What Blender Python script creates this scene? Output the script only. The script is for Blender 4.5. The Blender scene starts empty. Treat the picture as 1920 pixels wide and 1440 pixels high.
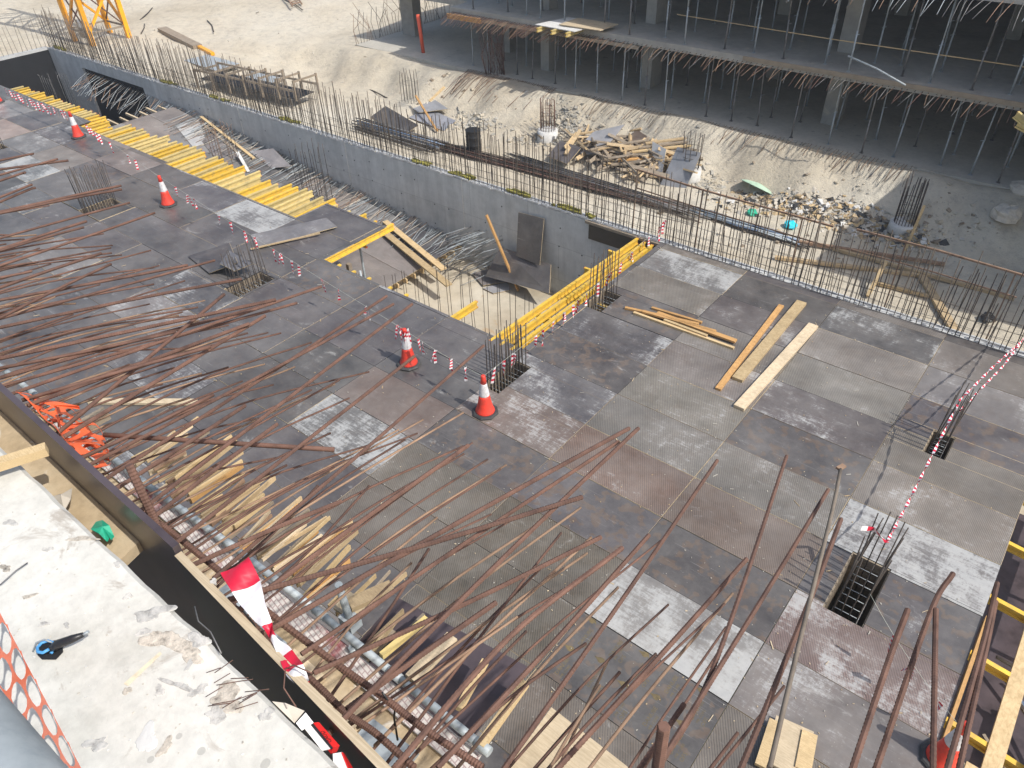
import bpy, math, random
from mathutils import Vector, Matrix
random.seed(7)
R = random.Random(11)
sc = bpy.context.scene
col = sc.collection
# ------------------------------------------------------------------ camera, sky, sun, exposure
HC, FPX = 10.18, 1401.0
YAW, PITCH, ROLL = math.radians(129.75), math.radians(38.81), math.radians(-1.90)
fw = Vector((math.cos(YAW)*math.cos(PITCH), math.sin(YAW)*math.cos(PITCH), -math.sin(PITCH)))
rt0 = Vector((math.sin(YAW), -math.cos(YAW), 0)); up0 = rt0.cross(fw)
rt = rt0*math.cos(ROLL)+up0*math.sin(ROLL); up = up0*math.cos(ROLL)-rt0*math.sin(ROLL)
CAM = Vector((0, 0, HC))
cd = bpy.data.cameras.new('camera'); cam = bpy.data.objects.new('camera', cd); col.objects.link(cam)
cd.sensor_width = 36; cd.lens = FPX/1920*36; cd.clip_start = 0.05; cd.clip_end = 2000
cam.matrix_world = Matrix(((rt.x, up.x, -fw.x, 0), (rt.y, up.y, -fw.y, 0), (rt.z, up.z, -fw.z, HC), (0, 0, 0, 1)))
sc.camera = cam
SUN_EL, SUN_AZ = math.radians(51.5), math.radians(3)          # sun stands over +X, a touch towards +Y
sdir = Vector((math.cos(SUN_EL)*math.cos(SUN_AZ), math.cos(SUN_EL)*math.sin(SUN_AZ), math.sin(SUN_EL)))
w = bpy.data.worlds.new('World'); sc.world = w; w.use_nodes = True
nt = w.node_tree; bg = nt.nodes['Background']
sky = nt.nodes.new('ShaderNodeTexSky'); sky.sky_type = 'NISHITA'; sky.sun_disc = False
sky.sun_elevation = SUN_EL; sky.sun_rotation = math.radians(90)-SUN_AZ
sky.dust_density = 3.0; sky.air_density = 1.2
nt.links.new(sky.outputs[0], bg.inputs[0]); bg.inputs[1].default_value = 0.145
sl = bpy.data.lights.new('sun', 'SUN'); sl.energy = 3.6; sl.angle = math.radians(0.55); sl.color = (1, 0.97, 0.92)
so = bpy.data.objects.new('sun', sl); col.objects.link(so); so.rotation_euler = sdir.to_track_quat('Z', 'Y').to_euler()
sc.view_settings.view_transform = 'Standard'; sc.view_settings.look = 'None'
sc.view_settings.exposure = 0.20; sc.view_settings.gamma = 1; sc.view_settings.use_curve_mapping = False

# ------------------------------------------------------------------ pixel (of the 1920x1440 photo) to a point on a known plane
def ray(x, y): return fw+rt*((x-960)/FPX)-up*((y-720)/FPX)
def uz(x, y, z=0.0): d = ray(x, y); return CAM+d*((z-HC)/d.z)
def uy(x, y, Y): d = ray(x, y); return CAM+d*(Y/d.y)
def ux(x, y, X): d = ray(x, y); return CAM+d*(X/d.x)
def upl(x, y, A, B):                                           # vertical plane through A and B
    n = (B-A).cross(Vector((0, 0, 1))); d = ray(x, y); return CAM+d*((A-CAM).dot(n)/d.dot(n))
def uslope(x, y, y0, z0, k):                                   # plane z = z0 - k (Y - y0)
    d = ray(x, y); t = (z0+k*y0-HC)/(d.z+k*d.y); return CAM+d*t
V = Vector

# ------------------------------------------------------------------ materials
MATS = {}
def newmat(name, rough=0.7, metal=0.0):
    m = bpy.data.materials.new(name); m.use_nodes = True; n = m.node_tree
    b = n.nodes['Principled BSDF']; b.inputs['Roughness'].default_value = rough; b.inputs['Metallic'].default_value = metal
    MATS[name] = m; return m, n, b
def nd(n, t, **kw):
    x = n.nodes.new(t)
    for k, v in kw.items():
        if k.startswith('i_'): x.inputs[k[2:].replace('_', ' ')].default_value = v
        elif k.startswith('n_'): x.inputs[int(k[2:])].default_value = v
        else: setattr(x, k, v)
    return x
def ramp(n, src, stops, interp='LINEAR'):
    r_ = n.nodes.new('ShaderNodeValToRGB'); r_.color_ramp.interpolation = interp; e = r_.color_ramp.elements
    while len(e) < len(stops): e.new(0.5)
    for i, (p, c) in enumerate(stops):
        e[i].position = p; e[i].color = (*c, 1) if len(c) == 3 else c
    n.links.new(src, r_.inputs[0]); return r_.outputs[0]
def mix(n, f, a, b, mode='MIX'):
    x = n.nodes.new('ShaderNodeMix'); x.data_type = 'RGBA'; x.blend_type = mode
    for i, s in ((0, f), (6, a), (7, b)):
        if hasattr(s, 'is_linked'): n.links.new(s, x.inputs[i])
        else: x.inputs[i].default_value = s if i == 0 else ((*s, 1) if len(s) == 3 else s)
    return x.outputs[2]
def math_(n, op, a, b=None, clamp=False):
    x = n.nodes.new('ShaderNodeMath'); x.operation = op; x.use_clamp = clamp
    for i, s in enumerate((a, b)):
        if s is None: continue
        if hasattr(s, 'is_linked'): n.links.new(s, x.inputs[i])
        else: x.inputs[i].default_value = s
    return x.outputs[0]
def noise(n, vec, scale, detail=4, rough=0.6, dist=0.0):
    x = nd(n, 'ShaderNodeTexNoise', i_Scale=scale, i_Detail=detail, i_Roughness=rough, i_Distortion=dist)
    if vec is not None: n.links.new(vec, x.inputs['Vector'])
    return x.outputs['Fac']
def mapv(n, vec, scale=(1, 1, 1), rot=(0, 0, 0), loc=(0, 0, 0)):
    x = n.nodes.new('ShaderNodeMapping'); n.links.new(vec, x.inputs['Vector'])
    x.inputs['Scale'].default_value = scale; x.inputs['Rotation'].default_value = rot; x.inputs['Location'].default_value = loc
    return x.outputs[0]
def bump(n, b, h, strength=0.3, dist=0.02):
    x = n.nodes.new('ShaderNodeBump'); x.inputs['Strength'].default_value = strength; x.inputs['Distance'].default_value = dist
    n.links.new(h, x.inputs['Height']); n.links.new(x.outputs[0], b.inputs['Normal'])
def pos(n): return n.nodes.new('ShaderNodeNewGeometry').outputs['Position']
def rpos(n):                                                   # world position shifted by a random amount for each object
    g = pos(n); o = n.nodes.new('ShaderNodeObjectInfo')
    s = math_(n, 'MULTIPLY', o.outputs['Random'], 83.0)
    a = n.nodes.new('ShaderNodeVectorMath'); a.operation = 'ADD'; n.links.new(g, a.inputs[0]); n.links.new(s, a.inputs[1])
    return a.outputs[0], o
def simple(name, c, rough=0.6, metal=0.0, var=0.25, scale=6.0, dark=None, bmp=0.0):
    m, n, b = newmat(name, rough, metal); v, o = rpos(n)
    f = noise(n, v, scale, 5, 0.65); d = dark or tuple(x*(1-var*1.6) for x in c)
    l = tuple(min(1, x*(1+var)) for x in c)
    cc = ramp(n, f, [(0.25, d), (0.5, c), (0.78, l)])
    tone = ramp(n, o.outputs['Random'], [(0, (0.82, 0.82, 0.82)), (1, (1.12, 1.1, 1.08))])
    n.links.new(mix(n, 1.0, cc, tone, 'MULTIPLY'), b.inputs['Base Color'])
    if bmp: bump(n, b, f, bmp, 0.01)
    return m
MESHROT = -math.radians(121-90)
def film(name, mesh=False, prints=False):
    m, n, b = newmat(name, 0.42); v, o = rpos(n); g = pos(n)
    col_ = o.outputs['Color']; al = o.outputs['Alpha']
    big = noise(n, v, 0.9, 5, 0.62, 0.4); mid = noise(n, v, 5.0, 6, 0.7)
    base = mix(n, 1.0, col_, ramp(n, big, [(0.28, (0.66, 0.66, 0.68)), (0.5, (1, 1, 1)), (0.72, (1.4, 1.36, 1.34))]), 'MULTIPLY')
    blot = ramp(n, noise(n, v, 5.2, 2, 0.5), [(0.54, (0, 0, 0)), (0.6, (1, 1, 1))])
    base = mix(n, math_(n, 'MULTIPLY', blot, 0.6 if prints else 0.1), base, (0.135, 0.092, 0.062))
    if mesh:
        wv = nd(n, 'ShaderNodeTexWave', wave_type='BANDS', i_Scale=9.0, i_Distortion=1.2, i_Detail=1.0)
        n.links.new(mapv(n, g, rot=(0, 0, MESHROT)), wv.inputs['Vector'])
        wv2 = nd(n, 'ShaderNodeTexWave', wave_type='BANDS', i_Scale=14.0, i_Distortion=0.4)
        n.links.new(mapv(n, g, rot=(0, 0, MESHROT+math.pi/2)), wv2.inputs['Vector'])
        ff = math_(n, 'MULTIPLY', wv.outputs[0], math_(n, 'ADD', math_(n, 'MULTIPLY', wv2.outputs[0], 0.22), 0.78))
        base = mix(n, 1.0, base, ramp(n, ff, [(0.1, (0.66, 0.66, 0.66)), (0.6, (1.25, 1.23, 1.18))]), 'MULTIPLY')
    # cement smears and dust: patches with their own shapes, amount set per panel by the object's alpha
    st = noise(n, mapv(n, v, scale=(1.0, 7, 1), rot=(0, 0, 0.12)), 2.6, 10, 0.8)
    st2 = noise(n, mapv(n, v, scale=(6, 1.2, 1), rot=(0, 0, 0.5)), 1.8, 9, 0.78)
    fine = noise(n, v, 22.0, 5, 0.75)
    cem = math_(n, 'ADD', math_(n, 'MULTIPLY', big, 0.36), math_(n, 'ADD', math_(n, 'MULTIPLY', st, 0.30), math_(n, 'ADD', math_(n, 'MULTIPLY', st2, 0.18), math_(n, 'MULTIPLY', fine, 0.16))))
    th = math_(n, 'SUBTRACT', 0.635, math_(n, 'MULTIPLY', al, 0.165))
    cf = math_(n, 'MULTIPLY', math_(n, 'SUBTRACT', cem, th), 17.0, True)
    wide = math_(n, 'MULTIPLY', math_(n, 'SUBTRACT', cem, math_(n, 'SUBTRACT', th, 0.05)), 6.0, True)
    base = mix(n, math_(n, 'MULTIPLY', wide, 0.22), base, (0.36, 0.36, 0.36))
    base = mix(n, math_(n, 'MULTIPLY', cf, 0.74), base, mix(n, mid, (0.30, 0.31, 0.315), (0.58, 0.58, 0.55)))
    for vs_, amt in ((4.3, 0.075), (11.0, 0.11)):
        sp = nd(n, 'ShaderNodeTexVoronoi', i_Scale=vs_); n.links.new(v, sp.inputs['Vector'])
        spk = math_(n, 'LESS_THAN', sp.outputs['Distance'], math_(n, 'MULTIPLY', math_(n, 'SUBTRACT', noise(n, v, 0.9, 3), 0.12, True), amt))
        base = mix(n, math_(n, 'MULTIPLY', spk, 0.7), base, (0.50, 0.48, 0.43))
    sc1 = noise(n, mapv(n, v, scale=(0.6, 26, 1), rot=(0, 0, 0.9)), 1.5, 4, 0.7)
    base = mix(n, math_(n, 'MULTIPLY', math_(n, 'MULTIPLY', math_(n, 'SUBTRACT', sc1, 0.64), 14.0, True), 0.35), base, (0.44, 0.43, 0.41))
    dust = math_(n, 'MULTIPLY', math_(n, 'SUBTRACT', noise(n, g, 0.6, 8, 0.74), 0.40, True), 1.0)
    base = mix(n, dust, base, (0.36, 0.34, 0.31))
    spill = math_(n, 'MULTIPLY', math_(n, 'SUBTRACT', noise(n, mapv(n, g, scale=(1, 1.8, 1), rot=(0, 0, .4)), 1.15, 10, 0.78, 0.6), 0.60), 12.0, True)
    base = mix(n, math_(n, 'MULTIPLY', spill, 0.42), base, (0.47, 0.46, 0.43))
    n.links.new(base, b.inputs['Base Color'])
    n.links.new(ramp(n, mid, [(0.3, (0.34,)*3), (0.75, (0.62,)*3)]), b.inputs['Roughness'])
    n.links.new(math_(n, 'ADD', math_(n, 'MULTIPLY', cf, 0.2), 0.42), b.inputs['Roughness'])
    bump(n, b, mid, 0.12, 0.004)
    return m
film('film_ply'); film('film_ply_printed', prints=True); film('film_ply_mesh', mesh=True)
simple('raw_ply', (0.50, 0.40, 0.25), 0.75, var=0.3, scale=9)
simple('black_film', (0.022, 0.020, 0.020), 0.33, var=0.4, scale=4)
simple('maroon_film', (0.085, 0.066, 0.072), 0.35, var=0.35, scale=3)
simple('yellow_paint', (0.72, 0.46, 0.055), 0.55, var=0.14, scale=7, dark=(0.42, 0.30, 0.11))
simple('yellow_faded', (0.60, 0.47, 0.19), 0.6, var=0.15, scale=5, dark=(0.38, 0.31, 0.16))
simple('red_cap', (0.62, 0.09, 0.04), 0.5, var=0.15)
simple('red_plastic', (0.74, 0.055, 0.032), 0.45, var=0.16, scale=7, dark=(0.46, 0.07, 0.05))
simple('white_plastic', (0.68, 0.67, 0.68), 0.5, var=0.12, scale=9, dark=(0.48, 0.46, 0.45))
simple('black_rubber', (0.05, 0.05, 0.05), 0.7, var=0.4, scale=9, dark=(0.03, 0.03, 0.03))
simple('tape_red', (0.62, 0.018, 0.05), 0.35, var=0.1)
simple('tape_white', (0.80, 0.78, 0.80), 0.35, var=0.06)
simple('string', (0.45, 0.47, 0.40), 0.8, var=0.1)
simple('rust', (0.132, 0.070, 0.050), 0.8, 0.0, var=0.55, scale=11, dark=(0.06, 0.032, 0.025), bmp=0.4)
simple('rust_dust', (0.27, 0.175, 0.115), 0.8, 0.0, var=0.35, scale=8, dark=(0.12, 0.07, 0.045))
simple('dark_bar', (0.075, 0.062, 0.052), 0.6, 0.3, var=0.4, scale=10, dark=(0.03, 0.026, 0.026))
simple('tan_bar', (0.155, 0.128, 0.10), 0.75, var=0.35, scale=9, dark=(0.08, 0.065, 0.052))
simple('grey_bar', (0.20, 0.195, 0.19), 0.55, 0.4, var=0.3, scale=8)
simple('galv', (0.36, 0.40, 0.42), 0.6, 0.1, var=0.25, scale=12, dark=(0.24, 0.28, 0.31))
simple('blue_steel', (0.16, 0.22, 0.32), 0.5, 0.2, var=0.3, scale=6)
simple('crane_yellow', (0.80, 0.36, 0.015), 0.42, var=0.12, scale=3)
simple('orange_mesh', (0.90, 0.16, 0.055), 0.42, var=0.1, scale=12)
simple('green_plastic', (0.03, 0.42, 0.26), 0.35, var=0.25, scale=20)
simple('cyan_plastic', (0.03, 0.55, 0.68), 0.35, var=0.2, scale=10)
simple('pale_green', (0.42, 0.58, 0.44), 0.6, var=0.2, scale=4)
simple('blue_cable', (0.10, 0.38, 0.75), 0.4, var=0.1)
simple('black_cable', (0.02, 0.02, 0.022), 0.4, var=0.2)
simple('red_card', (0.74, 0.03, 0.03), 0.4, var=0.08)
simple('white_card', (0.80, 0.79, 0.78), 0.5, var=0.06)
simple('print_ochre', (0.15, 0.115, 0.055), 0.5, var=0.35, scale=20)
simple('near_black', (0.012, 0.012, 0.013), 0.6, var=0.3, scale=2)  # shared near-black: drum, collar, pit end and painted shade
simple('moss', (0.30, 0.27, 0.05), 0.9, var=0.4, scale=3)
simple('sack', (0.55, 0.50, 0.42), 0.85, var=0.25, scale=6)
simple('rust_stain', (0.60, 0.52, 0.38), 0.9, var=0.2, scale=30)
simple('slab_patch', (0.50, 0.485, 0.45), 0.95, var=0.35, scale=45, bmp=0.6)
simple('mortar', (0.47, 0.425, 0.36), 0.95, var=0.45, scale=60, bmp=0.6)
simple('rubble', (0.44, 0.415, 0.36), 0.95, var=0.3, scale=3)
def wood(name, c, d):
    m, n, b = newmat(name, 0.72); v, o = rpos(n); tc = n.nodes.new('ShaderNodeTexCoord')
    f = noise(n, mapv(n, tc.outputs['Generated'], scale=(1.5, 14, 14)), 3.0, 6, 0.7, 0.6)
    f2 = noise(n, v, 3.0, 5, 0.7)
    cc = ramp(n, f, [(0.25, d), (0.55, c), (0.85, tuple(min(1, x*1.25) for x in c))])
    cc = mix(n, math_(n, 'MULTIPLY', math_(n, 'SUBTRACT', f2, 0.45, True), 1.4, True), cc, tuple(x*0.5 for x in d))
    tone = ramp(n, o.outputs['Random'], [(0, (0.75, 0.74, 0.72)), (1, (1.15, 1.12, 1.08))])
    n.links.new(mix(n, 1.0, cc, tone, 'MULTIPLY'), b.inputs['Base Color']); bump(n, b, f, 0.2, 0.004)
wood('pine', (0.60, 0.46, 0.26), (0.40, 0.27, 0.13)); wood('timber', (0.52, 0.40, 0.24), (0.30, 0.21, 0.12))
wood('orange_timber', (0.58, 0.34, 0.13), (0.36, 0.19, 0.07)); wood('old_timber', (0.30, 0.25, 0.19), (0.15, 0.12, 0.09))
wood('fresh_ply', (0.64, 0.53, 0.37), (0.46, 0.36, 0.23))
def ground_mat():
    m, n, b = newmat('sand', 0.95); g = pos(n)
    a = noise(n, g, 0.16, 6, 0.6, 0.5); c = noise(n, g, 2.4, 8, 0.75); e = noise(n, g, 14, 5, 0.7)
    cc = ramp(n, a, [(0.3, (0.44, 0.375, 0.275)), (0.5, (0.54, 0.48, 0.375)), (0.7, (0.60, 0.55, 0.45))])
    cc = mix(n, 1.0, cc, ramp(n, c, [(0.25, (0.66, 0.66, 0.68)), (0.5, (1, 1, 1)), (0.8, (1.14, 1.14, 1.12))]), 'MULTIPLY')
    vo = nd(n, 'ShaderNodeTexVoronoi', i_Scale=3.0); n.links.new(g, vo.inputs['Vector'])
    st = math_(n, 'LESS_THAN', vo.outputs['Distance'], math_(n, 'MULTIPLY', noise(n, g, 0.5, 3), 0.2))
    cc = mix(n, math_(n, 'MULTIPLY', st, 0.5), cc, (0.30, 0.285, 0.26))
    n.links.new(cc, b.inputs['Base Color'])
    bump(n, b, math_(n, 'ADD', math_(n, 'MULTIPLY', c, 1.0), math_(n, 'MULTIPLY', e, 0.35)), 0.75, 0.12)
ground_mat()
def conc(name, lo, mid_, hi, sc_=0.6, pits=0.0, stain=None, seams=0.0, rough=0.85):
    m, n, b = newmat(name, rough); g = pos(n)
    a = noise(n, g, sc_, 7, 0.65, 0.3); c = noise(n, g, sc_*9, 6, 0.7)
    cc = ramp(n, a, [(0.3, lo), (0.5, mid_), (0.72, hi)])
    cc = mix(n, 1.0, cc, ramp(n, c, [(0.25, (0.82,)*3), (0.55, (1,)*3), (0.8, (1.1,)*3)]), 'MULTIPLY')
    h = c
    if pits:
        vo = nd(n, 'ShaderNodeTexVoronoi', i_Scale=pits); n.links.new(g, vo.inputs['Vector'])
        p = math_(n, 'LESS_THAN', vo.outputs['Distance'], math_(n, 'MULTIPLY', math_(n, 'SUBTRACT', noise(n, g, pits*0.25, 3), 0.46, True), 1.15))
        cc = mix(n, math_(n, 'MULTIPLY', p, 0.6), cc, tuple(x*0.55 for x in mid_)); h = math_(n, 'SUBTRACT', c, p)
    if stain:
        s = math_(n, 'MULTIPLY', math_(n, 'SUBTRACT', noise(n, g, sc_*1.7, 8, 0.72, 0.8), 0.585), 16.0, True)
        cc = mix(n, math_(n, 'MULTIPLY', s, 0.8), cc, stain)
    if seams:
        br = nd(n, 'ShaderNodeTexBrick', i_Scale=1.0, i_Mortar_Size=0.012, i_Brick_Width=2.44, i_Row_Height=1.22)
        br.inputs['Color1'].default_value = (1, 1, 1, 1); br.inputs['Color2'].default_value = (0.88, 0.88, 0.88, 1); br.inputs['Mortar'].default_value = (0.74, 0.74, 0.74, 1)
        n.links.new(mapv(n, g, rot=(math.radians(90), 0, 0)), br.inputs['Vector'])
        cc = mix(n, seams, cc, br.outputs[0], 'MULTIPLY')
        sx = noise(n, mapv(n, g, scale=(3.5, 1, 0.25)), 1.0, 5, 0.7)
        cc = mix(n, 0.45, cc, ramp(n, sx, [(0.3, (0.6,)*3), (0.6, (1,)*3)]), 'MULTIPLY')
    n.links.new(cc, b.inputs['Base Color']); bump(n, b, h, 0.25, 0.01)
conc('wall_concrete', (0.46, 0.47, 0.465), (0.57, 0.575, 0.56), (0.63, 0.63, 0.61), 0.35, seams=0.8)
conc('slab_concrete', (0.50, 0.48, 0.42), (0.60, 0.58, 0.52), (0.66, 0.64, 0.58), 2.6, pits=15, stain=(0.36, 0.315, 0.26))
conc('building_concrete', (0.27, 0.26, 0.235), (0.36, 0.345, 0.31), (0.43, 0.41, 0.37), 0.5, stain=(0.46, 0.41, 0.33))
conc('dusty_floor', (0.38, 0.355, 0.305), (0.47, 0.44, 0.375), (0.53, 0.495, 0.425), 0.7, pits=2.5)
conc('pit_concrete', (0.38, 0.31, 0.215), (0.50, 0.44, 0.335), (0.58, 0.53, 0.43), 0.3, pits=3.5, stain=(0.44, 0.31, 0.18))
conc('pale_cement', (0.50, 0.49, 0.46), (0.62, 0.61, 0.58), (0.70, 0.69, 0.66), 1.2)
conc('gap_dirt', (0.36, 0.27, 0.16), (0.50, 0.39, 0.25), (0.58, 0.48, 0.33), 3.0, stain=(0.62, 0.58, 0.5))
def net_mat():
    m, n, b = newmat('net_strip', 0.8); g = pos(n)
    br = nd(n, 'ShaderNodeTexBrick', i_Scale=1.0, i_Mortar_Size=0.0035, i_Brick_Width=0.05, i_Row_Height=0.026)
    br.inputs['Color1'].default_value = (0.68, 0.64, 0.60, 1); br.inputs['Color2'].default_value = (0.60, 0.55, 0.52, 1); br.inputs['Mortar'].default_value = (0.40, 0.31, 0.30, 1)
    n.links.new(mapv(n, g, rot=(0, 0, 0.15)), br.inputs['Vector'])
    cc = mix(n, ramp(n, noise(n, g, 3.0, 4), [(0.55, (0, 0, 0)), (0.65, (1, 1, 1))]), br.outputs[0], (0.30, 0.06, 0.07))
    n.links.new(cc, b.inputs['Base Color'])
net_mat()
M = MATS

# ------------------------------------------------------------------ mesh building
ORG = {}
def org(o): return ORG.get(o.name, V((0, 0, 0)))
class MB:
    def __init__(s): s.v, s.f, s.m, s.sm = [], [], [], []
    def quad(s, idx, mi=0, sm=False): s.f.append(idx); s.m.append(mi); s.sm.append(sm)
    def box(s, c, d, rot=None, mi=0):
        c = V(c); k = len(s.v); Rm = rot if rot is not None else Matrix.Identity(3)
        for z in (-.5, .5):
            for x, y in ((-.5, -.5), (.5, -.5), (.5, .5), (-.5, .5)): s.v.append(c+Rm @ V((x*d[0], y*d[1], z*d[2])))
        for q in ((3, 2, 1, 0), (4, 5, 6, 7), (0, 1, 5, 4), (1, 2, 6, 5), (2, 3, 7, 6), (3, 0, 4, 7)): s.quad([k+i for i in q], mi)
        return s
    def beam(s, a, b, wd, ht, mi=0, roll=0.0):                 # box along a-b
        a, b = V(a), V(b); d = (b-a); L = d.length; s.box((a+b)/2, (L, wd, ht), frame(d, roll), mi); return s
    def tube(s, pts, r, n=6, mi=0, r2=None, caps=True, sm=True):
        pts = [V(p) for p in pts]; k = len(s.v); N = len(pts)
        d0 = (pts[1]-pts[0]).normalized(); side = d0.cross(V((0.13, 0.21, 1))); side = side.normalized() if side.length > 1e-4 else V((1, 0, 0))
        for i, p in enumerate(pts):
            d = (pts[min(i+1, N-1)]-pts[max(i-1, 0)]).normalized(); side = (side-d*side.dot(d)).normalized(); oth = d.cross(side)
            rr = r[i] if isinstance(r, (list, tuple)) else (r if r2 is None else r+(r2-r)*i/(N-1))
            for j in range(n):
                t = 2*math.pi*j/n; s.v.append(p+side*(math.cos(t)*rr)+oth*(math.sin(t)*rr))
        for i in range(N-1):
            for j in range(n): s.quad([k+i*n+j, k+i*n+(j+1) % n, k+(i+1)*n+(j+1) % n, k+(i+1)*n+j], mi, sm)
        if caps: s.quad([k+j for j in range(n)][::-1], mi); s.quad([k+(N-1)*n+j for j in range(n)], mi)
        return s
    def lathe(s, c, prof, n=20, mi=0, sm=True):                # prof = [(r, z, mat)]
        c = V(c); k = len(s.v); N = len(prof)
        for p in prof:
            for j in range(n): t = 2*math.pi*j/n; s.v.append(c+V((p[0]*math.cos(t), p[0]*math.sin(t), p[1])))
        for i in range(N-1):
            for j in range(n): s.quad([k+i*n+j, k+i*n+(j+1) % n, k+(i+1)*n+(j+1) % n, k+(i+1)*n+j], prof[i][2] if len(prof[i]) > 2 else mi, sm)
        s.quad([k+j for j in range(n)][::-1], mi); s.quad([k+(N-1)*n+j for j in range(n)], prof[-1][2] if len(prof[-1]) > 2 else mi)
        return s
    def sheet(s, cs, t, mi=0, edge=None):                      # four corners (counter-clockwise from above) and a thickness
        cs = [V(c) for c in cs]; nrm = (cs[1]-cs[0]).cross(cs[-1]-cs[0]).normalized(); k = len(s.v); n = len(cs)
        s.v += [c-nrm*t for c in cs]+cs; e = mi if edge is None else edge
        s.quad(list(range(k+n-1, k-1, -1)), mi); s.quad(list(range(k+n, k+2*n)), mi)
        for i in range(n): j = (i+1) % n; s.quad([k+i, k+j, k+n+j, k+n+i], e)
        return s
    def build(s, name, mats, parent=None, origin=None):
        o_ = org(parent) if parent is not None else (V(origin) if origin is not None else V((0, 0, 0)))
        me = bpy.data.meshes.new(name); me.from_pydata([tuple(p-o_) for p in s.v], [], s.f)
        for m in ([mats] if isinstance(mats, str) else mats): me.materials.append(M[m])
        me.polygons.foreach_set('material_index', s.m); me.polygons.foreach_set('use_smooth', s.sm); me.update()
        o = bpy.data.objects.new(name, me); col.objects.link(o)
        if parent is not None: o.parent = parent
        else: o.location = o_
        ORG[o.name] = o_
        return o
def frame(d, roll=0.0):
    d = V(d).normalized(); s = V((0, 0, 1)).cross(d)
    s = s.normalized() if s.length > 1e-4 else V((0, 1, 0)); u = d.cross(s)
    Rm = Matrix((d, s, u)).transposed()
    return Rm @ Matrix.Rotation(roll, 3, 'X') if roll else Rm
def tag(o, label=None, cat=None, group=None, kind=None):
    if label: o['label'] = label
    if cat: o['category'] = cat
    if group: o['group'] = group
    if kind: o['kind'] = kind
    return o
def thing(name, loc, label, cat, group=None):
    o = bpy.data.objects.new(name, None); col.objects.link(o); o.location = loc; o.empty_display_size = 0.2
    ORG[o.name] = V(loc); return tag(o, label, cat, group)
def inst(src, name, loc, rot=None, scale=None, parent=None):   # object sharing the mesh of src, world loc
    o = bpy.data.objects.new(name, src.data if hasattr(src, 'data') else src); col.objects.link(o)
    lo = V(loc)-(org(parent) if parent is not None else V((0, 0, 0))); o.location = lo
    if rot is not None: o.rotation_euler = rot
    if scale is not None: o.scale = scale
    if parent is not None: o.parent = parent
    return o
def mesh_of(mb, name, mats):
    me = bpy.data.meshes.new(name); me.from_pydata([tuple(p) for p in mb.v], [], mb.f)
    for m in ([mats] if isinstance(mats, str) else mats): me.materials.append(M[m])
    me.polygons.foreach_set('material_index', mb.m); me.polygons.foreach_set('use_smooth', mb.sm); me.update(); return me
def copy_thing(root, loc, rz, label):
    r_ = root.copy(); col.objects.link(r_); r_.location = loc; r_.rotation_euler = (0, 0, rz); r_['label'] = label
    for ch in root.children:
        c = ch.copy(); col.objects.link(c); c.parent = r_
    return r_
def sm(t): t = max(0, min(1, t)); return t*t*(3-2*t)
def hnoise(x, y):
    return (math.sin(x*1.3+y*0.7)+math.sin(x*0.53-y*1.9+2)+math.sin(x*2.9+y*2.3+1)*0.5+math.sin(x*5.1-y*4.3)*0.3)/2.8

# ------------------------------------------------------------------ the ground: one sheet, pit and yard
PX0, PY1 = -45.35, 17.35
def yard(x, y):
    foot = 23.75+0.5*math.sin(x*0.35)+0.25*math.sin(x*1.1+1); base = -1.25
    fl = sm((-30-x)/9)                                        # open sand beyond the building's end
    z1 = base+1.2*sm((y-foot)/max(0.5, 26.3-foot))
    z2 = -0.42+1.3*sm((y-22)/20)+0.9*sm((y-36)/30)
    z = z1*(1-fl)+z2*fl
    z += 0.09*hnoise(x*0.55, y*0.55)*(0.5+0.9*sm((y-22)/2))+0.05*hnoise(x*1.7+5, y*1.9)+0.19*math.sin(x*2.3+0.6*math.sin(y*1.5))*math.sin(x*.9+2)*sm((y-foot+.4)/1.0)*(1-sm((y-25.6)/.8))*(1-fl)
    return min(z, -0.28) if y > 26.62 and x > -31.6 else z
xs = [-240, -180, -140, -110, -90, -75]+[-66+i*1.1 for i in range(18)]+[PX0-0.02, PX0]
x = PX0+0.4
while x < 10: xs.append(x); x += 0.36
xs += [12, 16, 22, 30, 45, 80, 140, 200]
ys = [-200, -120, -60, -20, 0, 6, 10, 14, PY1, PY1+0.02]
y = 17.6
while y < 27.5: ys.append(y); y += 0.27
ys += [28+i*1.6 for i in range(22)]+[70, 90, 120, 160, 200]
xs.sort(); ys.sort(); g = MB()
for yy in ys:
    for xx in xs:
        pit = xx > PX0-0.01 and yy < PY1+0.01
        g.v.append(V((xx, yy, -3.0+0.03*hnoise(xx, yy) if pit else yard(xx, yy))))
nx = len(xs)
for j in range(len(ys)-1):
    for i in range(nx-1):
        pit = xs[i] >= PX0-0.001 and ys[j+1] <= PY1+0.001
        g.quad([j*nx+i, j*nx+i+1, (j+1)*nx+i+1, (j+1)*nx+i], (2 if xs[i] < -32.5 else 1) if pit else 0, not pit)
tag(g.build('ground', ['sand', 'pit_concrete', 'near_black']), kind='structure')  # far end of the pit floor is coloured near black

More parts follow.
